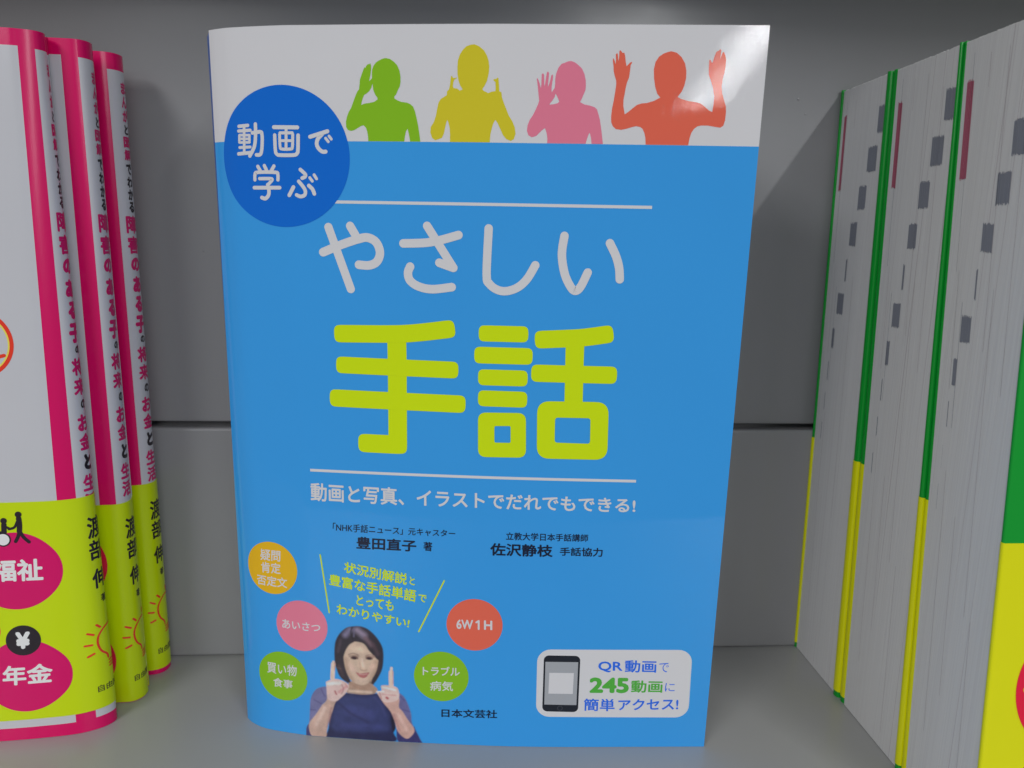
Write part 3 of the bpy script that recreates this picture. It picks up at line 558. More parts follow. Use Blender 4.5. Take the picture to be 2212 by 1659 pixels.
     ('p', (141, 85, 83), 0.35, [(39.45, 23.59), (40.69, 23.14), (42.0, 23.34), (43.78, 23.66), (43.09, 22.48), (42.03, 21.67), (40.77, 21.98), (39.95, 22.66)]),
     ('l', (172, 146, 143), 0.3, [(40.48, 22.92), (41.86, 22.82), (42.99, 23.13)], 0.13),
     ('l', (130, 66, 70), 0.4, [(40.67, 22.03), (41.97, 21.78), (42.9, 22.35)], 0.25),
     ('p', (159, 132, 120), 0.3, [(28.47, 11.44), (30.0, 13.28), (30.23, 16.47), (32.62, 16.36), (34.72, 15.37), (32.79, 12.63), (31.78, 9.66), (30.47, 6.06), (29.68, 2.19), (29.07, -0.06), (24.77, 0.04), (23.73, 2.86), (24.09, 4.96), (26.17, 7.79)]),
     ('l', (174, 150, 139), 1.2, [(26.33, 4.3), (29.24, 10.33)], 1.02),
     ('l', (139, 104, 100), 0.8, [(31.4, 10.5), (29.86, 3.68)], 0.61),
     ('p', (172, 148, 143), 0.25, [(29.86, 19.45), (32.2, 20.62), (34.85, 20.39), (37.19, 18.85), (36.34, 16.35), (34.43, 14.2), (32.8, 12.92), (30.41, 13.46), (30.02, 16.74)]),
     ('l', (191, 176, 172), 0.9, [(30.56, 18.78), (34.29, 19.35)], 1.02),
     ('l', (163, 119, 119), 0.8, [(33.95, 16.17), (36.38, 18.36)], 0.76),
     ('l', (135, 70, 74), 0.5, [(32.68, 16.42), (33.13, 15.39)], 0.51),
     ('l', (139, 89, 91), 0.45, [(34.94, 18.82), (35.43, 17.15), (34.73, 15.66)], 0.25),
     ('l', (152, 104, 104), 0.5, [(36.01, 19.19), (36.77, 18.1)], 0.3),
     ('l', (184, 158, 145), 0.25, [(32.0, 20.89), (32.18, 23.46), (32.4, 25.74)], 1.37),
     ('l', (191, 163, 148), 0.25, [(32.38, 25.17), (32.47, 26.53)], 0.76),
     ('l', (158, 111, 104), 0.4, [(32.83, 26.34), (32.81, 23.51)], 0.36),
     ('l', (67, 50, 50), 0.5, [(33.37, 24.68), (34.68, 24.35)], 0.41),
     ('p', (163, 130, 120), 0.3, [(46.08, 17.04), (47.86, 13.72), (50.17, 10.7), (51.44, 7.59), (52.58, 3.58), (55.31, 1.33), (57.47, 3.42), (57.48, 5.32), (55.62, 8.12), (54.08, 10.78), (52.93, 12.3), (52.83, 15.74), (49.19, 16.1)]),
     ('l', (178, 146, 137), 1.1, [(52.51, 9.97), (55.33, 4.32)], 0.86),
     ('l', (146, 107, 104), 0.8, [(51.2, 9.6), (52.98, 4.18)], 0.56),
     ('p', (176, 152, 146), 0.25, [(45.69, 17.45), (47.52, 17.71), (47.55, 19.48), (51.57, 19.38), (52.85, 18.03), (52.82, 15.17), (50.73, 13.9), (48.12, 13.88), (46.58, 15.93)]),
     ('l', (193, 178, 176), 0.6, [(47.93, 18.88), (51.82, 18.11)], 0.66),
     ('l', (191, 176, 174), 0.5, [(46.08, 17.19), (48.17, 17.46)], 0.51),
     ('l', (159, 119, 117), 0.4, [(47.63, 16.43), (52.06, 16.27)], 0.3),
     ('l', (135, 61, 65), 0.6, [(49.06, 15.37), (49.39, 15.11)], 0.76),
     ('l', (152, 102, 100), 0.4, [(46.86, 16.81), (47.48, 14.84)], 0.3),
     ('l', (184, 156, 145), 0.25, [(50.59, 19.61), (50.52, 22.44), (50.59, 24.15)], 1.47),
     ('l', (189, 161, 150), 0.25, [(50.64, 23.58), (50.71, 25.62)], 0.81),
     ('l', (158, 111, 106), 0.4, [(51.11, 24.74), (51.22, 20.22)], 0.3),
     ('l', (156, 115, 117), 0.4, [(47.74, 23.75), (49.67, 23.1)], 0.46)], 'womanbox': [(23.65, 38.25), (60.27, -0.68)]}

# ------------------------------------------------------------------ the shelf
def box(name, x0, x1, y0, y1, z0, z1, mat, bevel=0.0, skew=0.0):
    bm = bmesh.new()
    bmesh.ops.create_cube(bm, size=1)
    for v in bm.verts:
        v.co = Vector(((x0 + x1) / 2 + v.co.x * (x1 - x0), (y0 + y1) / 2 + v.co.y * (y1 - y0) + (skew if v.co.z > 0 else 0), (z0 + z1) / 2 + v.co.z * (z1 - z0))) * MM
    if bevel:
        bmesh.ops.bevel(bm, geom=bm.edges[:], offset=bevel * MM, segments=3, affect='EDGES', profile=.5)
    me = bpy.data.meshes.new(name); bm.to_mesh(me); bm.free(); me.materials.append(mat)
    for p in me.polygons: p.use_smooth = False
    o = bpy.data.objects.new(name, me); COL.objects.link(o)
    return o
def setting(o):
    o['kind'] = 'structure'; return o
setting(box('shelf_floor', -620, 620, -190, 80, -22, 0, FLOORM, 1.5))
setting(box('back_panel', -620, 620, 39.6, 43.4, 0.15, 87.7, PANEL, .9, 2.4))
upper = setting(box('back_panel', -620, 620, 46.4, 50, 89.0, 300, PANEL, .6))
def nib(x, y, z, rad, parent):
    bm = bmesh.new(); bmesh.ops.create_icosphere(bm, subdivisions=2, radius=rad * MM)
    for v in bm.verts: v.co = Vector((v.co.x * 1.3 + x * MM, v.co.y * .5 + y * MM, v.co.z + z * MM))
    me = bpy.data.meshes.new('paint_nib'); bm.to_mesh(me); bm.free(); me.materials.append(PANEL)
    o = bpy.data.objects.new('paint_nib', me); COL.objects.link(o); o.parent = parent
for x, z, q in ((185.9, 206.9, .45), (188.9, 201.9, .3), (-22.0, 150.0, .3)): nib(x, 46.35, z, q, upper)
setting(box('back_panel', -620, 620, 52, 54, 0.5, 330, PANEL))
setting(box('shelf_ceiling', -620, 620, -28, 51, 257, 279, FLOORM, 1.5))
setting(box('added_side_panel', -640, -620.5, -92, 80, -22, 330, PANEL, .5))  # unseen side panels, added to shade the shelf from ambient light
setting(box('added_side_panel', 620.5, 640, -92, 80, -22, 330, PANEL, .5))

# ------------------------------------------------------------------ the blue book
main = Sheet(MAIN_B, MAIN_T, 210.0)
BENT[id(main)] = lambda s: 1.0 if s < 24 else 0
book = thing('book', 'blue and white sign language book standing face out in the middle of the shelf', 'book', (0, 0, 0))
fc = shell('front_cover', main, 0, main.L, .1, 210, book, [INK['white'], INK['blue_bg']], lambda s, z: 1 if z < 180.85 else 0, 0, .35, 1.0, 14, (), (180.85,))
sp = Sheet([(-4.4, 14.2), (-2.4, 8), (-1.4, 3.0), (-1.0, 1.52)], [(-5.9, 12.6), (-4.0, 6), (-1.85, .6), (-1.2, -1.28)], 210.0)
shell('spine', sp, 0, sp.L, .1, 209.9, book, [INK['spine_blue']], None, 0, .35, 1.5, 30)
bc = Sheet([(146, -2.5), (70, 4.5), (20, 11.5), (-4.4, 14.25)], [(145.5, -9.5), (70, 1), (20, 9.5), (-5.9, 12.65)], 210.0)
shell('back_cover', bc, .3, bc.L - .2, .1, 209.9, book, [INK['blue_bg']], None, 0, .35, 6, 30)
def pages_between(front, back, s0, s1, b0, b1, H, z0, z1, name, parent, inset=.55, step=3.0):
    A = [front.at(s, 0, -inset)[:2] for s in steps(s0, s1, step)] + [back.at(s, 0, -inset)[:2] for s in steps(b0, b1, step)]
    B = [front.at(s, H, -inset)[:2] for s in steps(s0, s1, step)] + [back.at(s, H, -inset)[:2] for s in steps(b0, b1, step)]
    return loft(name, A, B, H, z0, z1, PAGES, parent)
pages_between(main, bc, 2.5, main.L - 1.2, 2, bc.L - 3, 210.0, .3, 209.6, 'page_block', book)

layer = 0
# silhouettes of four people signing
for nm, outer, hole in D['sil']:
    zc = 180.9
    outer = [(p[0], max(p[1], zc)) for p in outer]
    wrap('printed_figure', main, [outer] + ([hole] if hole else []), INK[nm], .045, fc)
for nm, cx, cz, r in D['circles']:
    wrap('printed_circle', main, [circle(cx, cz, r)], INK[nm], .045, fc)
wrap('printed_badge', main, [circle(D['badge'][0], D['badge'][1], D['badge'][2], 110)], INK['badge'], .07, fc)
for a, b, z in D['rules']:
    wrap('printed_rule', main, [[(a, z - .41), (b, z - .41), (b, z + .41), (a, z + .41)]], INK['white'], .045, fc)
wrap('printed_callout', main, [rounded(D['callout'], 4.2)], INK['white'], .05, fc)
wrap('printed_phone', main, [rounded(D['phone'], 1.6)], INK['phone'], .07, fc)
wrap('printed_screen', main, [D['screen']], INK['screen'], .09, fc)
wrap('printed_label', main, [D['patch']], INK['white'], .11, fc)
bx, bz = D['button'][0]; br = abs(D['button'][1][0] - bx)
wrap('printed_button', main, [circle(bx, bz, br, 24), circle(bx, bz, br * .75, 24)], INK['button'], .09, fc)
def ring_mesh(name, outer, inner, ro, ri, mat, off):
    A = rounded(outer, ro, 8, 2.6); B = rounded(inner, ri, 8, 2.6); n = len(A)
    T = [(i, (i + 1) % n, n + (i + 1) % n, n + i) for i in range(n)]
    return wrap_tris(name, main, A + B, T, mat, off, fc)
R_ = D['rings']
groups = {}
for nm, wd, sq, col, pts in D['strokes']:
    layer += 1
    o = stroke(nm, main, pts, wd, INK[col], (.11 if nm.startswith('badge') else .06) + (layer % 14) * .004, fc, sq)
    groups.setdefault((nm, col), []).append(o)
groups[('title_lettering', 'lime')] += [ring_mesh('r', R_[0], R_[1], 2.6, .5, INK['lime'], .118), ring_mesh('r', R_[2], R_[3], 4.0, .9, INK['lime'], .122)]
for (nm, col), os_ in groups.items():
    if nm != 'blurb_stroke': join(nm, os_, fc)
tg = {}
for nm, s, q, col, bold in D['texts']:
    col = {'green': 'callgreen'}.get(col, col)
    o = lettering(nm, main, s, q, INK[col], .085, fc, bold)


# the printed photograph of a woman signing: a fine grid of ink colours
def seg_dist(px, pz, a, b):
    ax, az = a; bx_, bz_ = b; dx, dz = bx_ - ax, bz_ - az
    t = np.clip(((px - ax) * dx + (pz - az) * dz) / (dx * dx + dz * dz + 1e-12), 0, 1)
    return np.hypot(px - ax - t * dx, pz - az - t * dz)
def inside(px, pz, poly):
    c = np.zeros(px.shape, bool); n = len(poly)
    for i in range(n):
        x1, y1 = poly[i]; x2, y2 = poly[(i + 1) % n]
        if y1 == y2: continue
        c ^= ((y1 > pz) != (y2 > pz)) & (px < (x2 - x1) * (pz - y1) / (y2 - y1) + x1)
    return c
def printed_photo():
    (x0, z1), (x1, z0) = D['womanbox']
    x0 -= 1; z1 += 3
    z0 = .15
    st_ = .17
    xs = np.arange(x0, x1, st_); zs = np.arange(z0, z1, st_)
    X, Z = np.meshgrid(xs, zs)
    base = np.array([c for c in alb((42, 121, 183))])
    C_ = np.ones(X.shape + (3,)) * base
    cover = np.zeros(X.shape)
    for it in D['woman']:
        kind, col, fe, pts = it[:4]
        if kind == 'p':
            pp = [tuple(p) for p in smooth_curve(list(pts) + [pts[0]], 4)[:-1]]
            d = np.full(X.shape, 1e9)
            for i in range(len(pp)): d = np.minimum(d, seg_dist(X, Z, pp[i], pp[(i + 1) % len(pp)]))
            sd = np.where(inside(X, Z, pp), d, -d)
            a = np.clip(.5 + sd / fe, 0, 1)
            if fe <= .5: cover = np.maximum(cover, a)
        else:
            pp = [tuple(p) for p in smooth_curve(pts, 5)] if len(pts) > 2 else pts
            d = np.full(X.shape, 1e9)
            for i in range(len(pp) - 1): d = np.minimum(d, seg_dist(X, Z, pp[i], pp[i + 1]))
            a = np.clip(.5 + (it[4] / 2 - d) / max(fe, .2), 0, 1)
            if fe > .3: a = a * np.clip(cover, 0, 1)
            else: cover = np.maximum(cover, a)
        a = a * a * (3 - 2 * a)
        C_ = C_ * (1 - a[..., None]) + np.array(alb(col)) * a[..., None]
    for _ in range(1):
        for ax in (0, 1): C_ = (np.roll(C_, 1, ax) + 2 * C_ + np.roll(C_, -1, ax)) / 4
    rs = np.random.RandomState(3)
    n = rs.normal(0, .035, X.shape)
    for q in (6, 14):
        c_ = rs.normal(0, .05, (X.shape[0] // q + 2, X.shape[1] // q + 2))
        yi = np.arange(X.shape[0]) / q; xi = np.arange(X.shape[1]) / q
        rows = np.array([np.interp(xi, np.arange(c_.shape[1]), rr) for rr in c_])
        n += np.array([np.interp(yi, np.arange(c_.shape[0]), rows[:, k]) for k in range(rows.shape[1])]).T
    n = n[..., None]
    C_ = np.clip(C_ * (1 + n * cover[..., None]), 0, .95)
    V, NN = main.many(np.tile(xs, len(zs)), np.repeat(zs, len(xs)), np.full(len(xs) * len(zs), .05))
    nx = len(xs); Fc = []
    for j in range(len(zs) - 1):
        for i in range(nx - 1):
            if cover[j:j + 2, i:i + 2].max() > .01: Fc.append((j * nx + i, j * nx + i + 1, (j + 1) * nx + i + 1, (j + 1) * nx + i))
    m, N, Lk, P = new_mat('print_photo')
    at = N.new('ShaderNodeAttribute'); at.attribute_name = 'ink'
    Lk.new(at.outputs['Color'], P.inputs['Base Color']); P.inputs['Roughness'].default_value = .11
    film_bump(N, Lk, P)
    used = sorted(set(i for f in Fc for i in f)); rm = {v: k for k, v in enumerate(used)}
    o = link('printed_photo', [V[i] for i in used], [tuple(rm[i] for i in f) for f in Fc], m, fc)
    o.data.polygons.foreach_set('use_smooth', [True] * len(o.data.polygons))
    o.data.normals_split_custom_set_from_vertices([tuple(NN[i]) for i in used])
    a = o.data.color_attributes.new('ink', 'FLOAT_COLOR', 'POINT')
    flat = C_.reshape(-1, 3)
    a.data.foreach_set('color', np.c_[flat[used], np.ones(len(used))].ravel())
printed_photo()

# ------------------------------------------------------------------ magenta books, left
def spine_column(sh, f, parent, off, entries):
    out = []
    for ch, zt, zb, dx, wd, col, bold in entries:
        left = f + dx - wd / 2 - .55 - max(0, min(1, (zt - 150) / 40)) * .7; right = left + wd * .8; cx = (left + right) / 2; h = (right - left) / 2
        out.append(lettering('l', sh, ch, [(cx - h, zt), (cx + h, zt), (cx + h, zb), (cx - h, zb)], INK[col], off, parent, bold * 1.25 + .008, True))
    return out
TITLE = []
def tcol(chars, z0, z1, dx0, dx1, wd, col, bold, gap=.12):
    n = len(chars); h = (z0 - z1) / n
    for i, c in enumerate(chars):
        t = (i + .5) / n
        TITLE.append((c, z0 - i * h - h * gap / 2, z0 - (i + 1) * h + h * gap / 2, dx0 + (dx1 - dx0) * t, wd, col, bold))
tcol('まんが', 202.3, 189.8, 7.0, 6.8, 3.6, 'mtext', .03)
tcol('と', 189.4, 186.0, 6.7, 6.7, 2.7, 'ktext', .03)
tcol('図解', 185.8, 178.1, 6.6, 6.4, 4.2, 'mtext', .03)
tcol('でわかる', 177.5, 161.9, 6.3, 6.0, 3.5, 'ktext', .03)
tcol('障害', 161.6, 148.6, 5.7, 5.6, 6.2, 'mtext', .025)
tcol('の', 148.0, 143.2, 5.6, 5.6, 5.4, 'mtext', .05, .05)
tcol('あ', 141.8, 136.4, 5.6, 5.6, 5.2, 'mtext', .05, 0)
tcol('る', 135.4, 130.0, 5.6, 5.6, 4.8, 'mtext', .05, 0)
tcol('子', 129.0, 123.0, 5.6, 5.6, 5.6, 'mtext', .05, 0)
tcol('の', 122.2, 119.8, 5.8, 5.8, 3.0, 'ktext', .03, 0)
tcol('将来', 118.9, 106.9, 5.6, 5.6, 6.0, 'mtext', .028)
tcol('の', 105.9, 103.0, 5.9, 5.9, 3.2, 'ktext', .03, 0)
tcol('お金', 101.8, 90.1, 5.6, 5.6, 5.8, 'mtext', .03)
tcol('と', 89.2, 84.2, 5.7, 5.7, 4.4, 'ktext', .05, 0)
tcol('生活', 83.2, 71.4, 5.6, 5.6, 6.0, 'mtext', .028)
NAME = [('渡', 69.6, 62.5, 5.6, 6.4, 'ktext', .012), ('部', 61.9, 55.5, 5.6, 6.4, 'ktext', .012), ('伸', 52.6, 46.2, 5.6, 6.2, 'ktext', .015), ('著', 43.9, 41.4, 5.6, 2.6, 'ktext', .01)]
def magenta_book(B, T, f, obi0, obi1, dz, disc, label):
    sh = Sheet(B, T, 210.0)
    t = thing('book', label, 'book', (0, 0, 0), 'magenta bordered books standing at the left of the shelf')
    BENT[id(sh)] = lambda s: .5 if f - 6 < s < f + 17 else (1.0 if s > f - 26 else 0)
    sw = f + 16.5
    cut = lambda s, z: 1 if (s < f - 4.8 and 4.1 < z < 205.5) else 0
    near = min(f - 14, f - 14)
    M2 = [INK['magenta'], INK['jwhite_dim']]
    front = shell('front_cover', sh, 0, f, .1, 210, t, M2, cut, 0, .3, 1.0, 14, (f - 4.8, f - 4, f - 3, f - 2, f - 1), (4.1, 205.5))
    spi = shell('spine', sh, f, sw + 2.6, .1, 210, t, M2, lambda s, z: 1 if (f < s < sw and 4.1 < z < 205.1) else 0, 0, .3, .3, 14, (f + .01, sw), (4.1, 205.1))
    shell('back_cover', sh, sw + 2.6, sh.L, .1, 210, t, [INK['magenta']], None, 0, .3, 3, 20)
    A = [sh.at(s, 0, -.5)[:2] for s in steps(0, f + 2, 2)] + [sh.at(s, 0, -.5)[:2] for s in steps(f + 10, sh.L, 3)]
    Bp = [sh.at(s, 210, -.5)[:2] for s in steps(0, f + 2, 2)] + [sh.at(s, 210, -.5)[:2] for s in steps(f + 10, sh.L, 3)]
    loft('page_block', A, Bp, 210, .3, 209.7, INK['paper'], t)
    band = shell('paper_band', sh, 0.2, sh.L - .2, obi0, obi1, t, [INK['obi']], None, .22, .18, .4, 12)
    join('spine_lettering', spine_column(sh, f, spi, .07, [e for e in TITLE if e[2] > obi1 - 8]), spi)
    g = join('band_lettering', spine_column(sh, f, band, .27, [(c, a + dz, b + dz, d, w_, m, bo) for c, a, b, d, w_, m, bo in NAME]), band)
    # light bulb drawn in red
    cx = f + 6.3; L = []
    for sgn in (-1, 1):
        L.append(([(cx + sgn * a, z + dz) for a, z in ((0, 33.8), (2.2, 33.2), (4.0, 31.2), (4.5, 28.6), (3.8, 25.8), (2.4, 24.0), (2.1, 22.6))], .55))
        for a, z, a2, z2 in ((4.4, 34.6, 3.6, 33.6), (6.6, 32.5, 5.3, 31.7), (7.4, 28.7, 5.8, 28.5), (6.9, 24.9, 5.5, 25.5)):
            L.append(([(cx + sgn * a, z + dz), (cx + sgn * a2, z2 + dz)], .62))
    L.append(([(cx, 36.4 + dz), (cx, 35.0 + dz)], .62))
    for z in (21.9, 20.9, 19.9): L.append(([(cx - 1.9, z + dz - .2), (cx + 1.9, z + dz + .2)], .5))
    join('printed_bulb', [stroke('b', sh, p, wd, INK['bulb'], .27 + .004 * i, band) for i, (p, wd) in enumerate(L)], band)
    lettering('publisher_lettering', sh, '自由国民社', [(f + .9, 14.6 + dz), (f + 11, 14.6 + dz), (f + 11, 12.3 + dz), (f + .9, 12.3 + dz)], INK['ktext'], .27, band, .01)
    # discs on the band
    e = f - 141.8
    for cx, cz, r in ((125.0, 54.9, 12.1), (125.6, 21.2, 11.7), (98.5, 55.2, 12), (99, 21.4, 11.7)):
        wrap('printed_disc', sh, [circle(cx + e + (.8 if dz else 0), cz + dz, r)], INK[disc], .26, band)
    wrap('printed_disc', sh, [circle(115.7 + e, 36.2 + dz, 3.9, 30)], INK['reddisc'], .265, band)
    if not dz:
        for s, q in (('福祉', [(118.3, 58.6), (132.6, 58.6), (132.4, 51.6), (118.2, 51.8)]), ('年金', [(119.3, 24.9), (133.1, 24.9), (132.8, 18.4), (119.0, 18.4)])):
            lettering('band_lettering', sh, s, q, INK['dwhite'], .30, band, .03)
        wrap('printed_disc', sh, [circle(125.7, 32.8, 4.85)], INK['ktext'], .30, band)
        lettering('band_lettering', sh, '¥', [(123.6, 35.6), (127.8, 35.6), (127.5, 30.1), (123.6, 30.1)], INK['dwhite'], .34, band, .06)
        F_ = [([(126.95, 71.3), (127.05, 69.4), (126.9, 67.3)], 1.5), ([(126.5, 70.3), (125.6, 68.6), (124.1, 68.1)], .75), ([(126.9, 67.4), (126.5, 65.8), (125.7, 64.2)], 1.0), ([(127.0, 67.4), (127.9, 65.5), (129.3, 63.9)], 1.0),
              ([(122.8, 69.5), (122.7, 67.2)], 1.5), ([(123.1, 68.9), (124.2, 68.3)], .7), ([(122.6, 67.0), (120.6, 66.9), (118.8, 66.6)], 1.1), ([(119.0, 66.6), (118.3, 64.6)], .8)]
        P_ = [stroke('f', sh, p, wd, INK['ktext'], .30 + .005 * i, band) for i, (p, wd) in enumerate(F_)]
        P_ += [wrap('f', sh, [circle(126.9, 72.5, .92, 24)], INK['ktext'], .345, band), wrap('f', sh, [circle(122.8, 70.7, .9, 24)], INK['ktext'], .345, band), wrap('f', sh, [circle(122.3, 64.9, 2.15, 36)], INK['ktext'], .35, band), wrap('f', sh, [circle(122.3, 64.9, 1.75, 36)], INK['dwhite'], .37, band)]
        join('printed_figure', P_, band)
        n = 90
        for r0, r1, cm in ((10.0, 8.9, 'ring'), (8.9, 8.45, 'ringy')):
            A = circle(119.0, 123.3, r0, n); B_ = circle(119.0, 123.3, r1, n)
            wrap_tris('printed_ring', sh, A + B_, [(i, (i + 1) % n, n + (i + 1) % n, n + i) for i in range(n)], INK[cm], .05, front)
        stroke('printed_mark', sh, [(121.5, 118.8), (124.4, 119.5), (126.2, 120.0)], 1.0, INK['ring'], .06, front)
    return t
magenta_book(L1_B, L1_T, 141.8, 6.8, 76.2, 0.0, 'disc', 'nearest magenta book at the left edge, black yen disc printed on its yellow-green band')
magenta_book(L2_B, L2_T, 147.6, .35, 69.9, -5.0, 'reddisc', 'middle magenta book of the left stack, its band slid down to the shelf')
magenta_book(L3_B, L3_T, 149.2, 1.9, 71.3, -4.6, 'reddisc', 'rearmost magenta book of the left stack, against the back panel')

# ------------------------------------------------------------------ green books, right
XF = 201.2; XR = 349.0
def slab_poly(y0, y1, grow=0.0, xf=XF - .7):
    """plan of a folded cover edge: rounded nose towards -x, between y0 (front) and y1 (back)"""
    a, b = y0 - grow, y1 + grow; h = (b - a) / 2; c = (a + b) / 2
    nose = [(xf - grow + min(h, 1.1) * (1 - math.cos(math.pi / 2 * (1 - abs(k) / 4))) * 1.0, c + h * math.sin(math.pi / 2 * k / 4)) for k in range(4, -5, -1)]
    nose = [(xf - grow + min(h, 1.3) * (1 - math.cos(math.asin(min(1, abs(y - c) / h)))), y) for _, y in nose]
    return nose + [(XR, a), (XR, b)]
def pg_y(yb, yt, z): return yb + (yt - yb) * z / 210.0
def green_book(bk, pb, pf, fr, marks, redm, lines, label):
    """bk/pb/pf/fr: (y at shelf, y at top) of back cover outside, page block back, page block front, front cover outside"""
    t = thing('book', label, 'book', (0, 0, 0), 'thick green books with yellow bands standing at the right of the shelf')
    g = INK['rgreen']
    def slab(nm, lo, hi, xf=XF - .7):
        return loft(nm, slab_poly(lo[0] + .04, hi[0] - .04, 0, xf), slab_poly(lo[1] + .04, hi[1] - .04, 0, xf), 210, .1, 210, g, t)
    slab('back_cover', pb, bk, XF - (.6 if bk[0] > 39 else .1)); front = slab('front_cover', fr, pf)
    loft('spine', [(XR + .05, fr[0] + .1), (XR + 1.2, fr[0] + .1), (XR + 1.2, bk[0] - .1), (XR + .05, bk[0] - .1)], [(XR + .05, fr[1] + .1), (XR + 1.2, fr[1] + .1), (XR + 1.2, bk[1] - .1), (XR + .05, bk[1] - .1)], 210, .1, 210, g, t)
    # page block whose fore edge is many slightly uneven bundles of pages
    n = 110; V = []; Fc = []
    rnd = random.Random(int(pb[0] * 10))
    ys = sorted([0.0, 1.0] + [min(.999, max(.001, (i + rnd.uniform(-.3, .3)) / n)) for i in range(1, n)])
    for i in range(len(ys) - 1):
        dx = rnd.uniform(-.012, .012); kb = len(V)
        for z in (.25, 209.7):
            Yb = pg_y(pb[0], pb[1], z) - .05; Yf = pg_y(pf[0], pf[1], z) + .05
            zz = z - (rnd.uniform(0, .25) if z > 1 else 0)
            for u in (ys[i], ys[i + 1]):
                V.append(((XF + dx) * MM, (Yb + (Yf - Yb) * u) * MM, zz * MM)); V.append((XR * MM, (Yb + (Yf - Yb) * u) * MM, zz * MM))
        # 0 A front,1 A rear,2 B front,3 B rear (bottom); 4..7 top
        Fc += [(kb, kb + 2, kb + 6, kb + 4), (kb + 4, kb + 6, kb + 7, kb + 5), (kb, kb + 4, kb + 5, kb + 1), (kb + 2, kb + 3, kb + 7, kb + 6), (kb, kb + 1, kb + 3, kb + 2)]
    pgs = link('page_block', V, Fc, PAGES, t)
    # index marks printed across the page edges, ragged where the pages sit unevenly
    def mark(name, yl, yr, zt, zb, mat):
        lean = (pb[1] - pb[0]) / 210.0
        V = []; Fc = []; k = max(2, int(abs(yl - yr) / .22))
        for i in range(k):
            a = yl + (yr - yl) * i / k; b = yl + (yr - yl) * (i + 1) / k
            j1, j2 = rnd.uniform(-.36, .3), rnd.uniform(-.3, .36); q = len(V)
            X = (XF - .105) * MM
            for y, z in ((a, zt + j1), (b, zt + j1), (b - lean * (zt - zb), zb + j2), (a - lean * (zt - zb), zb + j2)): V.append((X, y * MM, z * MM))
            Fc.append((q, q + 1, q + 2, q + 3))
        return link(name, V, Fc, mat, pgs)
    lean = (pb[1] - pb[0]) / 210.0
    for yl, yr, zt, zb in marks: mark('index_mark', yl, yr + lean * (zt - zb), zt, zb, INK['mark_grey'])
    mark('index_mark', redm[0], redm[1], redm[2], redm[3], INK['mark_red'])
    for u, zt, zb in lines:
        z = zt; y = pg_y(pb[0], pb[1], z) * (1 - u) + pg_y(pf[0], pf[1], z) * u
        mark('page_line', y, y - .09, zt, zb, INK['mark_grey'] if u in (.24, .12) else INK['page_line'])
    # the paper band round the jacket
    parts = []
    for lo, hi, xf in ((pb, bk, XF - (.6 if bk[0] > 39 else .1)), (fr, pf, XF - .7)):
        parts.append(loft('p', slab_poly(lo[0] + .04, hi[0] - .04, .16, xf), slab_poly(lo[1] + .04, hi[1] - .04, .16, xf), 210, 2.2, 85.2, INK['robi'], t))
    parts.append(loft('p', [(XR + 1.25, fr[0]), (XR + 1.5, fr[0]), (XR + 1.5, bk[0]), (XR + 1.25, bk[0])], [(XR + 1.25, fr[1]), (XR + 1.5, fr[1]), (XR + 1.5, bk[1]), (XR + 1.25, bk[1])], 210, 2.2, 85.2, INK['robi'], t))
    band = join('paper_band', parts, t)
    return t, band
LN = [(.12, 206, 150), (.16, 150, 118), (.33, 205, 196), (.24, 142, 108), (.62, 146, 60), (.22, 96, 20), (.40, 85, 34), (.55, 205, 130), (.8, 200, 120), (.72, 60, 5)]
A_ = [(19.9, 15.3, 200.4, 192.2), (23.8, 18.2, 188.2, 180.3), (27.2, 22.3, 176.0, 168.4), (30.3, 25.9, 164.1, 156.3), (30.9, 29.9, 151.8, 144.2), (34.2, 29.8, 139.9, 132.6), (35.5, 33.8, 127.3, 120.3), (36.2, 35.7, 115.1, 108.5), (36.3, 35.9, 103.5, 97.3), (36.6, 36.2, 92.5, 86)]
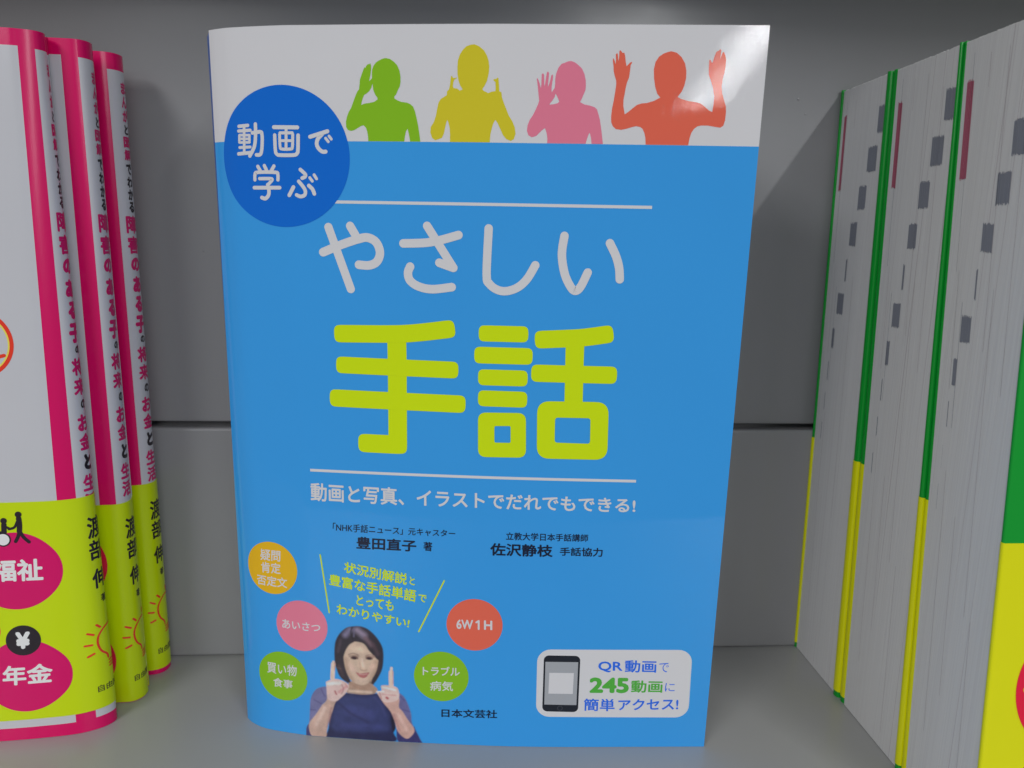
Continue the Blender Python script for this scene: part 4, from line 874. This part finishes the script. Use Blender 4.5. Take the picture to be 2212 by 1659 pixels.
B_ = [(-14.1, -18.6, 198.9, 190.6), (-10.3, -16.0, 186.7, 178.9), (-6.9, -12.0, 174.7, 167.2), (-3.9, -8.3, 162.9, 155.7), (-3.4, -4.6, 150.8, 143.2), (-.5, -4.7, 139.1, 131.8), (.7, -1.3, 127.1, 119.7), (1.0, .3, 114.9, 108.0), (1.1, .5, 102.7, 96.6), (1.5, .9, 91.0, 84.1)]
C_ = [(-46.5, -52.0, 198.6, 190.4), (-42.3, -50.1, 186.5, 178.3), (-39.1, -44.3, 174.4, 166.7), (-36.1, -40.6, 162.1, 155.1), (-36.0, -37.1, 150.5, 142.8), (-32.7, -37.0, 138.3, 131.3), (-31.7, -33.6, 126.5, 119.4), (-31.8, -32.5, 114.9, 107.8), (-31.9, -32.4, 102.7, 96.2), (-32.2, -32.6, 91.3, 84.2)]
green_book((40.0, 45.6), (38.9, 44.2), (9.1, 17.0), (5.4, 14.4), A_, (42.0, 40.4, 200.9, 175.5), LN[:6], 'rearmost thick green book of the right stack, touching the back panel')
green_book((5.3, 14.3), (1.6, 11.6), (-29.4, -18.0), (-31.9, -19.1), B_, (9.0, 6.9, 199.5, 174.0), LN, 'middle thick book of the right stack, between two others with index marks')
t, band = green_book((-32.0, -19.2), (-34.6, -20.3), (-63.6, -50.6), (-64.9, -51.9), C_, (-22.7, -25.3, 199.3, 173.9), LN, 'nearest thick book of the right stack, green and yellow front cover at the edge')
fsheet = Sheet([(XF + .6, -64.92), (XF + 70, -64.92), (XR - 1, -64.92)], [(XF + .6, -51.92), (XF + 70, -51.92), (XR - 1, -51.92)], 210.0, False)
wrap('printed_disc', fsheet, [circle(25.0, 47.4, 19.2)], INK['rred'], .2, band)
join('band_lettering', [stroke('l', fsheet, p, 1.5, INK['ryel'], .23 + .01 * i, band) for i, p in enumerate(([(9.4, 51.6), (11.2, 53.2)], [(8.4, 47.2), (12.6, 49.4)], [(10.6, 51.4), (10.9, 46.0)], [(13.4, 46.2), (14.8, 53.6)]))], band)
